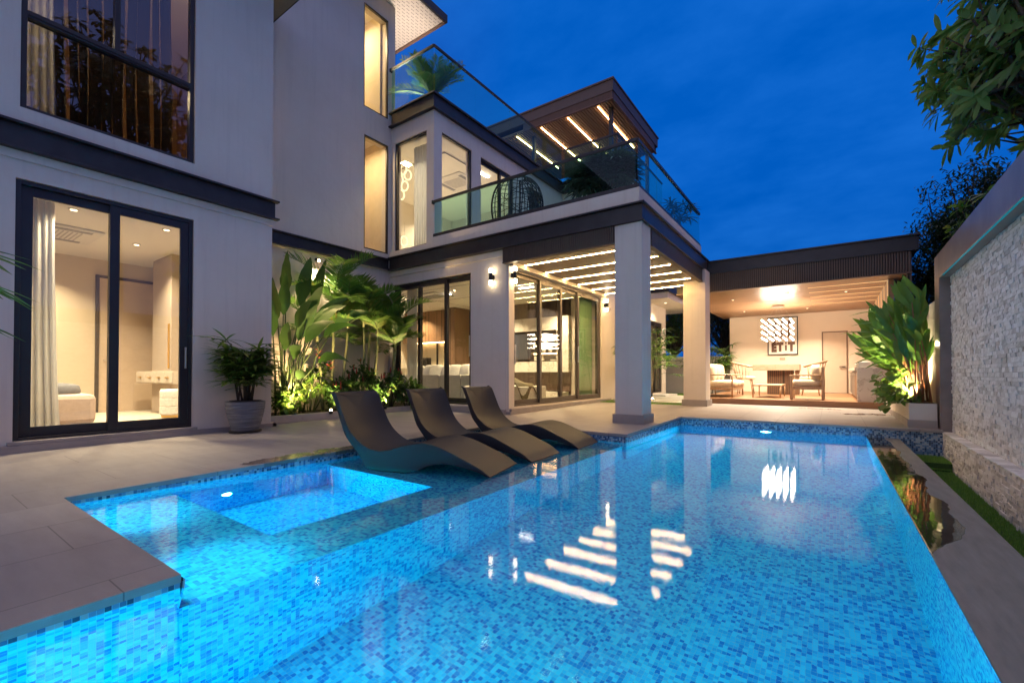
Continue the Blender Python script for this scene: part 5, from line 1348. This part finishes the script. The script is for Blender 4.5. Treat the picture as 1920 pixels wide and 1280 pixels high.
# canna clump in the right planter
CN = thing('heliconia_clump', (1.08,9.9,.52), 'tall red stemmed canna clump leaning out of the white planter', 'canna')
lf, st = MB(), MB(); r_ = random.Random(9)
for i in range(92):
    b0 = Vector((r_.uniform(1.0,1.22), r_.uniform(9.0,11.2), .52)); k = r_.random()
    tp = b0 + Vector((-.05-.50*k**1.6+r_.uniform(-.06,.10), r_.uniform(-.22,.25), r_.uniform(.80,1.66)*(1-.20*k)))
    tp.x = min(tp.x, 1.24)
    mid = b0.lerp(tp,.5)+Vector((.08*k,0,.06)); st.tube([b0, mid, tp], [.012,.010,.006], 6)
    for j in range(5):
        q = mid.lerp(tp, .05+.95*j/4); a = r_.uniform(0,6.28); d = (tp-mid).normalized()*1.2 + Vector((math.cos(a)*.60-.08, math.sin(a)*.60, .45))
        ribbon(lf, q, d, Vector((-.3+r_.uniform(-.5,.5),-.8,.5)), r_.uniform(.30,.50), r_.uniform(.065,.11), r_.uniform(.1,.7), 7, .22, lambda t_: math.sin(math.pi*min(1,t_*.96+.03))**.8, r_.uniform(-.5,.5))
for x, y, z, dx, dy, dz_ in ((.75,9.2,1.75,-1,-.1,.15),(.72,9.25,1.95,-1,.1,.10),(.70,9.2,1.55,-1,-.2,.05),(.72,9.3,1.35,-1,.1,.02),(.75,9.15,1.25,-1,-.2,-.1),(.85,9.1,1.2,-.9,-.4,-.15),(.6,9.4,1.62,-1,0,.2)):
    ribbon(lf, (x,y,z), (dx,dy,dz_), (0,-.2,1), .50, .10, .35, 7, .2, lambda t_: math.sin(math.pi*min(1,t_*.96+.03))**.8); st.tube([(1.1,9.4,.6),((x+1.1)/2+.05,(y+9.4)/2,(z+.6)/2+.1),(x,y,z)], [.010,.008,.005], 5)
st.build('stems', STEM_R, CN, smooth=True); lf.build('foliage', L_CANNA, CN, smooth=True)
HT = thing('trailing_heart_leaf', (.98,9.3,.52), 'light green heart leaved plant spilling over the left side of the white planter', 'trailing plant')
lf, st = MB(), MB(); heart = lambda t_: (min(1,t_*6)**.6)*(1-t_)**.55*1.15 if t_ < 1 else 0
for i in range(230):
    y = r_.uniform(8.95,10.9); x = r_.uniform(.66,1.10); z = .55 + r_.random()**1.4*.50 - max(0,.92-x)*.6*r_.random()
    st.tube([(1.03+.08*r_.random(),y+r_.uniform(-.1,.1),.52),(x+.05,y,z+.05),(x,y,z)], .003, 4, caps=False)
    ribbon(lf, (x,y,z), Vector((r_.uniform(-1,.3), r_.uniform(-.9,.5), r_.uniform(-.7,.3))), Vector((-.3,-.4,.8)), r_.uniform(.09,.16), r_.uniform(.09,.14), .5, 5, .15, heart)
st.build('stems', STEM_G, HT, smooth=True); lf.build('foliage', L_LIGHT, HT, smooth=True)
uplight((.965,9.12,.56), (.95,9.6,1.9), 420, 'warm uplight at the front corner of the white planter', col=(1,.80,.42), glow=False)
uplight((1.10,10.2,.56), (1.0,10.0,2.0), 420, 'warm uplight hidden among the canna stems in the white planter', col=(1,.80,.42))
UL = thing('wall_spotlight', (1.22,9.5,1.42), 'small bright spotlight among the canna leaves beside the wall frame', 'spotlight')
m = MB(); m.tube([(1.262,9.5,1.42),(1.235,9.5,1.42)], .03, 10); m.build('housing', BLACK, UL); m = MB(); m.sphere((1.222,9.49,1.42), .026, n=10, m=6); m.build('lens', SPOTGLOW, UL, smooth=True)
lamp('POINT', 'spot_beam', UL, (1.17,9.45,1.42), 5, (1,.85,.5), .03)
# rhapis palms beyond the pillar
fan_plant('lady_palm', (-4.45,13.4,.19), 2.3, 1.3, 8, 'tall lady palm standing on the side lawn behind the front pillar', 'palm', 51, L_MID, .42, 9, 9, lw=.045)
fan_plant('lady_palm', (-3.75,17.6,.19), 1.7, 1.2, 9, 'lady palm in front of the low garden wall behind the second pillar', 'palm', 52, L_LIGHT, .36, 8, 9, lw=.045)
uplight((-4.2,12.9,.24), (-4.6,13.8,2), 260, 'uplight on the lawn below the tall lady palm behind the front pillar')
T_ = thing('fan_palm', (-3.25,-.75,dz(-.7)), 'fan palm whose leaf tips reach in at the left picture edge', 'palm'); lf, st, cn = MB(), MB(), MB(); r_ = random.Random(54)
for hx, hy, hz, v, ll in ((-3.02,.14,1.50,(.2,1,.10),.30),(-2.92,.16,1.36,(.25,1,-.02),.32),(-2.97,.12,1.22,(.2,1,-.12),.32),(-3.1,-.1,1.62,(0,1,.35),.36),(-3.3,-.5,1.75,(-.5,.2,.8),.45),(-3.1,-1.0,1.5,(.6,-.8,.4),.45)):
    st.tube([(-3.25,-.75,1.05),((hx-3.25)/2,(hy-.75)/2,hz-.05),(hx,hy,hz)], [.007,.006,.004], 6); fan(lf, None, (hx,hy,hz), v, .001, ll, 11, r_, .046, 115, .35)
for k in range(4): cn.tube([(-3.25+.08*k-.1,-.75+.05*k,dz(-.7)),(-3.25+.03*k-.05,-.75,1.1)], [.018,.012], 7)
cn.build('cane', STEM_B, T_, smooth=True); st.build('leaf_stalks', STEM_G, T_, smooth=True); lf.build('foliage', L_LIGHT, T_)
# balcony and terrace plants
def vase(c, prof, mat, top): return Pot(c, prof, mat, top)
GREENPOT = plain('celadon_pot', (.28,.36,.28), .4)
bp = fan_plant('balcony_palm', (-3.75,8.5,4.03), 1.0, .72, 15, 'dark bushy dracaena in the balcony corner behind the glass', 'potted plant', 61, L_TEAL, .38, 10, 9, lw=.055, droop=.7, pot=vase((-3.75,8.5,4.03), [(.16,0),(.2,.1),(.2,.3),(.18,.33)], GREENPOT, .33))
fan_plant('balcony_palm', (-2.95,10.75,4.03), .35, .7, 5, 'small dark palm at the far end of the balcony behind the glass', 'potted plant', 62, L_TEAL, .30, 6, 8, lw=.03, pot=vase((-2.95,10.75,4.03), [(.12,0),(.15,.1),(.15,.22),(.13,.24)], GREENPOT, .24))
TP = thing('terrace_date_palm', (-8.05,7.95,7.29), 'feathery palm in a round green pot at the corner of the upper glass terrace', 'potted palm'); lf, st = MB(), MB(); r_ = random.Random(71)
m = MB(); m.lathe((-8.05,7.95,7.29), [(.14,0),(.25,.12),(.28,.30),(.24,.45),(.17,.52),(.15,.5)], 28); m.build('pot', GREENPOT, TP, smooth=True)
for k in range(24):
    a = k*2.4; el = r_.uniform(.25,2.2); frond(lf, st, (-8.05,7.95,7.82), (math.cos(a),math.sin(a),el), r_.uniform(.8,1.1), r_, .020, .26, 28, .85)
st.build('frond_ribs', STEM_G, TP, smooth=True); lf.build('foliage', L_LIGHT, TP)
# trees
def branchy(T_, base, height, crown_c, crown_r, nb, r_, trunk_r=.10, tips_per=4, inner=.35):
    """tapered trunk and limbs reaching to tips in an ellipsoid; returns the tips"""
    tr = MB(); B = Vector(base); Cc = Vector(crown_c); fork = B.lerp(Cc, .62); fork.z = min(fork.z, Cc.z - crown_r[2]*.45)
    tr.tube([B, B.lerp(fork,.5)+Vector((r_.uniform(-.1,.1),r_.uniform(-.1,.1),0)), fork], [trunk_r, trunk_r*.8, trunk_r*.65], 10)
    tips = []
    lim = MB()
    for i in range(nb):
        v = rdir(r_,-.55,1); e = Cc + Vector((crown_r[0]*v.x, crown_r[1]*v.y, crown_r[2]*v.z))*r_.uniform(.55,.95); mid = fork.lerp(e,.5)+rdir(r_)*.15
        lim.tube([fork, mid, e], [trunk_r*.4, trunk_r*.22, trunk_r*.08], 6)
        tips.append(e)
        for k in range(tips_per-1):
            s = mid.lerp(e, r_.uniform(.2,.9)); v = rdir(r_,-.4,1); q = s + Vector((crown_r[0]*v.x,crown_r[1]*v.y,crown_r[2]*v.z))*inner; lim.tube([s, q], [trunk_r*.12, trunk_r*.05], 5); tips.append(q)
    tr.build('trunk', BARK, T_, smooth=True); lim.build('limbs', BARK, T_, smooth=True)
    return tips
def rosette_tree(name, base, cc, cr_, nb, label, seed, mat, ll=.26, lw=.075, per=13, group=None, tips_per=5, trunk_r=.12):
    r_ = random.Random(seed); T_ = thing(name, base, label, 'tree', group); lf = MB()
    for tpt in branchy(T_, base, 0, cc, cr_, nb, r_, trunk_r, tips_per):
        ax = ((tpt-Vector(cc)).normalized()*.7 + Vector((0,0,.6)) + rdir(r_)*.3).normalized()
        for k in range(per):
            d = rdir(r_); d = (d - ax*d.dot(ax)).normalized() + ax*r_.uniform(-.2,.75); ribbon(lf, tpt + ax*r_.uniform(-.10,.03), d, ax, ll*r_.uniform(.65,1.15), lw*r_.uniform(.8,1.15), r_.uniform(.3,.9), 4, .16, lambda t_: math.sin(math.pi*(t_**1.3*.93+.05))**.8)
    lf.build('crown', mat, T_, smooth=True); return T_
rosette_tree('frangipani_tree', (2.75,7.1,-.3), (2.45,7.0,4.6), (1.6,1.5,1.6), 110, 'large rosette leaved tree rising over the stone wall at the upper right', 81, L_TREE, .23, .066, 14, tips_per=6)
rosette_tree('frangipani_tree', (2.6,9.4,-.3), (2.15,9.3,3.15), (.72,.8,.65), 13, 'smaller yellow green tree just showing above the wall coping', 82, L_LIGHT, .24, .065, 12, trunk_r=.06)
def leafy_tree(name, base, cc, cr_, nb, nl, label, seed, mat, ll=.13, lw=.04, group=None, trunk_r=.12, sp=.32):
    r_ = random.Random(seed); T_ = thing(name, base, label, 'tree', group); lf = MB()
    tips = branchy(T_, base, 0, cc, cr_, nb, r_, trunk_r, 5)
    for i in range(nl):
        q = tips[i % len(tips)] + rdir(r_)*sp*r_.random()**.6; d = rdir(r_,-.8,.6)
        ribbon(lf, q, d, Vector((0,0,1)), ll*r_.uniform(.6,1.3), lw*r_.uniform(.7,1.2), .5, 2, .2)
    lf.build('crown', mat, T_); return T_
leafy_tree('dark_tree', (3.0,13.6,-.3), (2.55,13.6,3.3), (1.25,1.3,2.1), 80, 30000, 'dark fine leaved tree behind the wall beside the pavilion roof', 83, L_DARKEST)
for i, (x, y, cz, rz, lb) in enumerate(((-5.6,20.2,2.9,1.5,'dark garden tree left of the second pillar, its top under the porch edge'),(-3.6,20.6,2.9,1.8,'dark garden tree between the second pillar and the pavilion wall'),(-7.6,20.4,2.6,1.3,'dark garden tree at the left behind the rear wing'),(-1.8,20.9,2.3,1.4,'dark garden tree mostly hidden by the pavilion back wall'))):
    leafy_tree('garden_tree', (x,y,-.2), (x,y,cz), (1.25,.9,rz), 40, 7000, lb, 90+i, L_DARKEST if i != 0 else L_DARK, .17, .045, 'dark trees behind the low garden wall', sp=.36)
rosette_tree('frangipani_tree', (6.8,5.2,-.3), (6.5,5.2,11.2), (2.7,2.8,2.8), 60, 'tree across the garden mirrored in the dark upper window', 84, L_DARKEST, .40, .14, 11, trunk_r=.2)
for o in list(bpy.data.objects):
    if 'wloc' in o: del o['wloc']
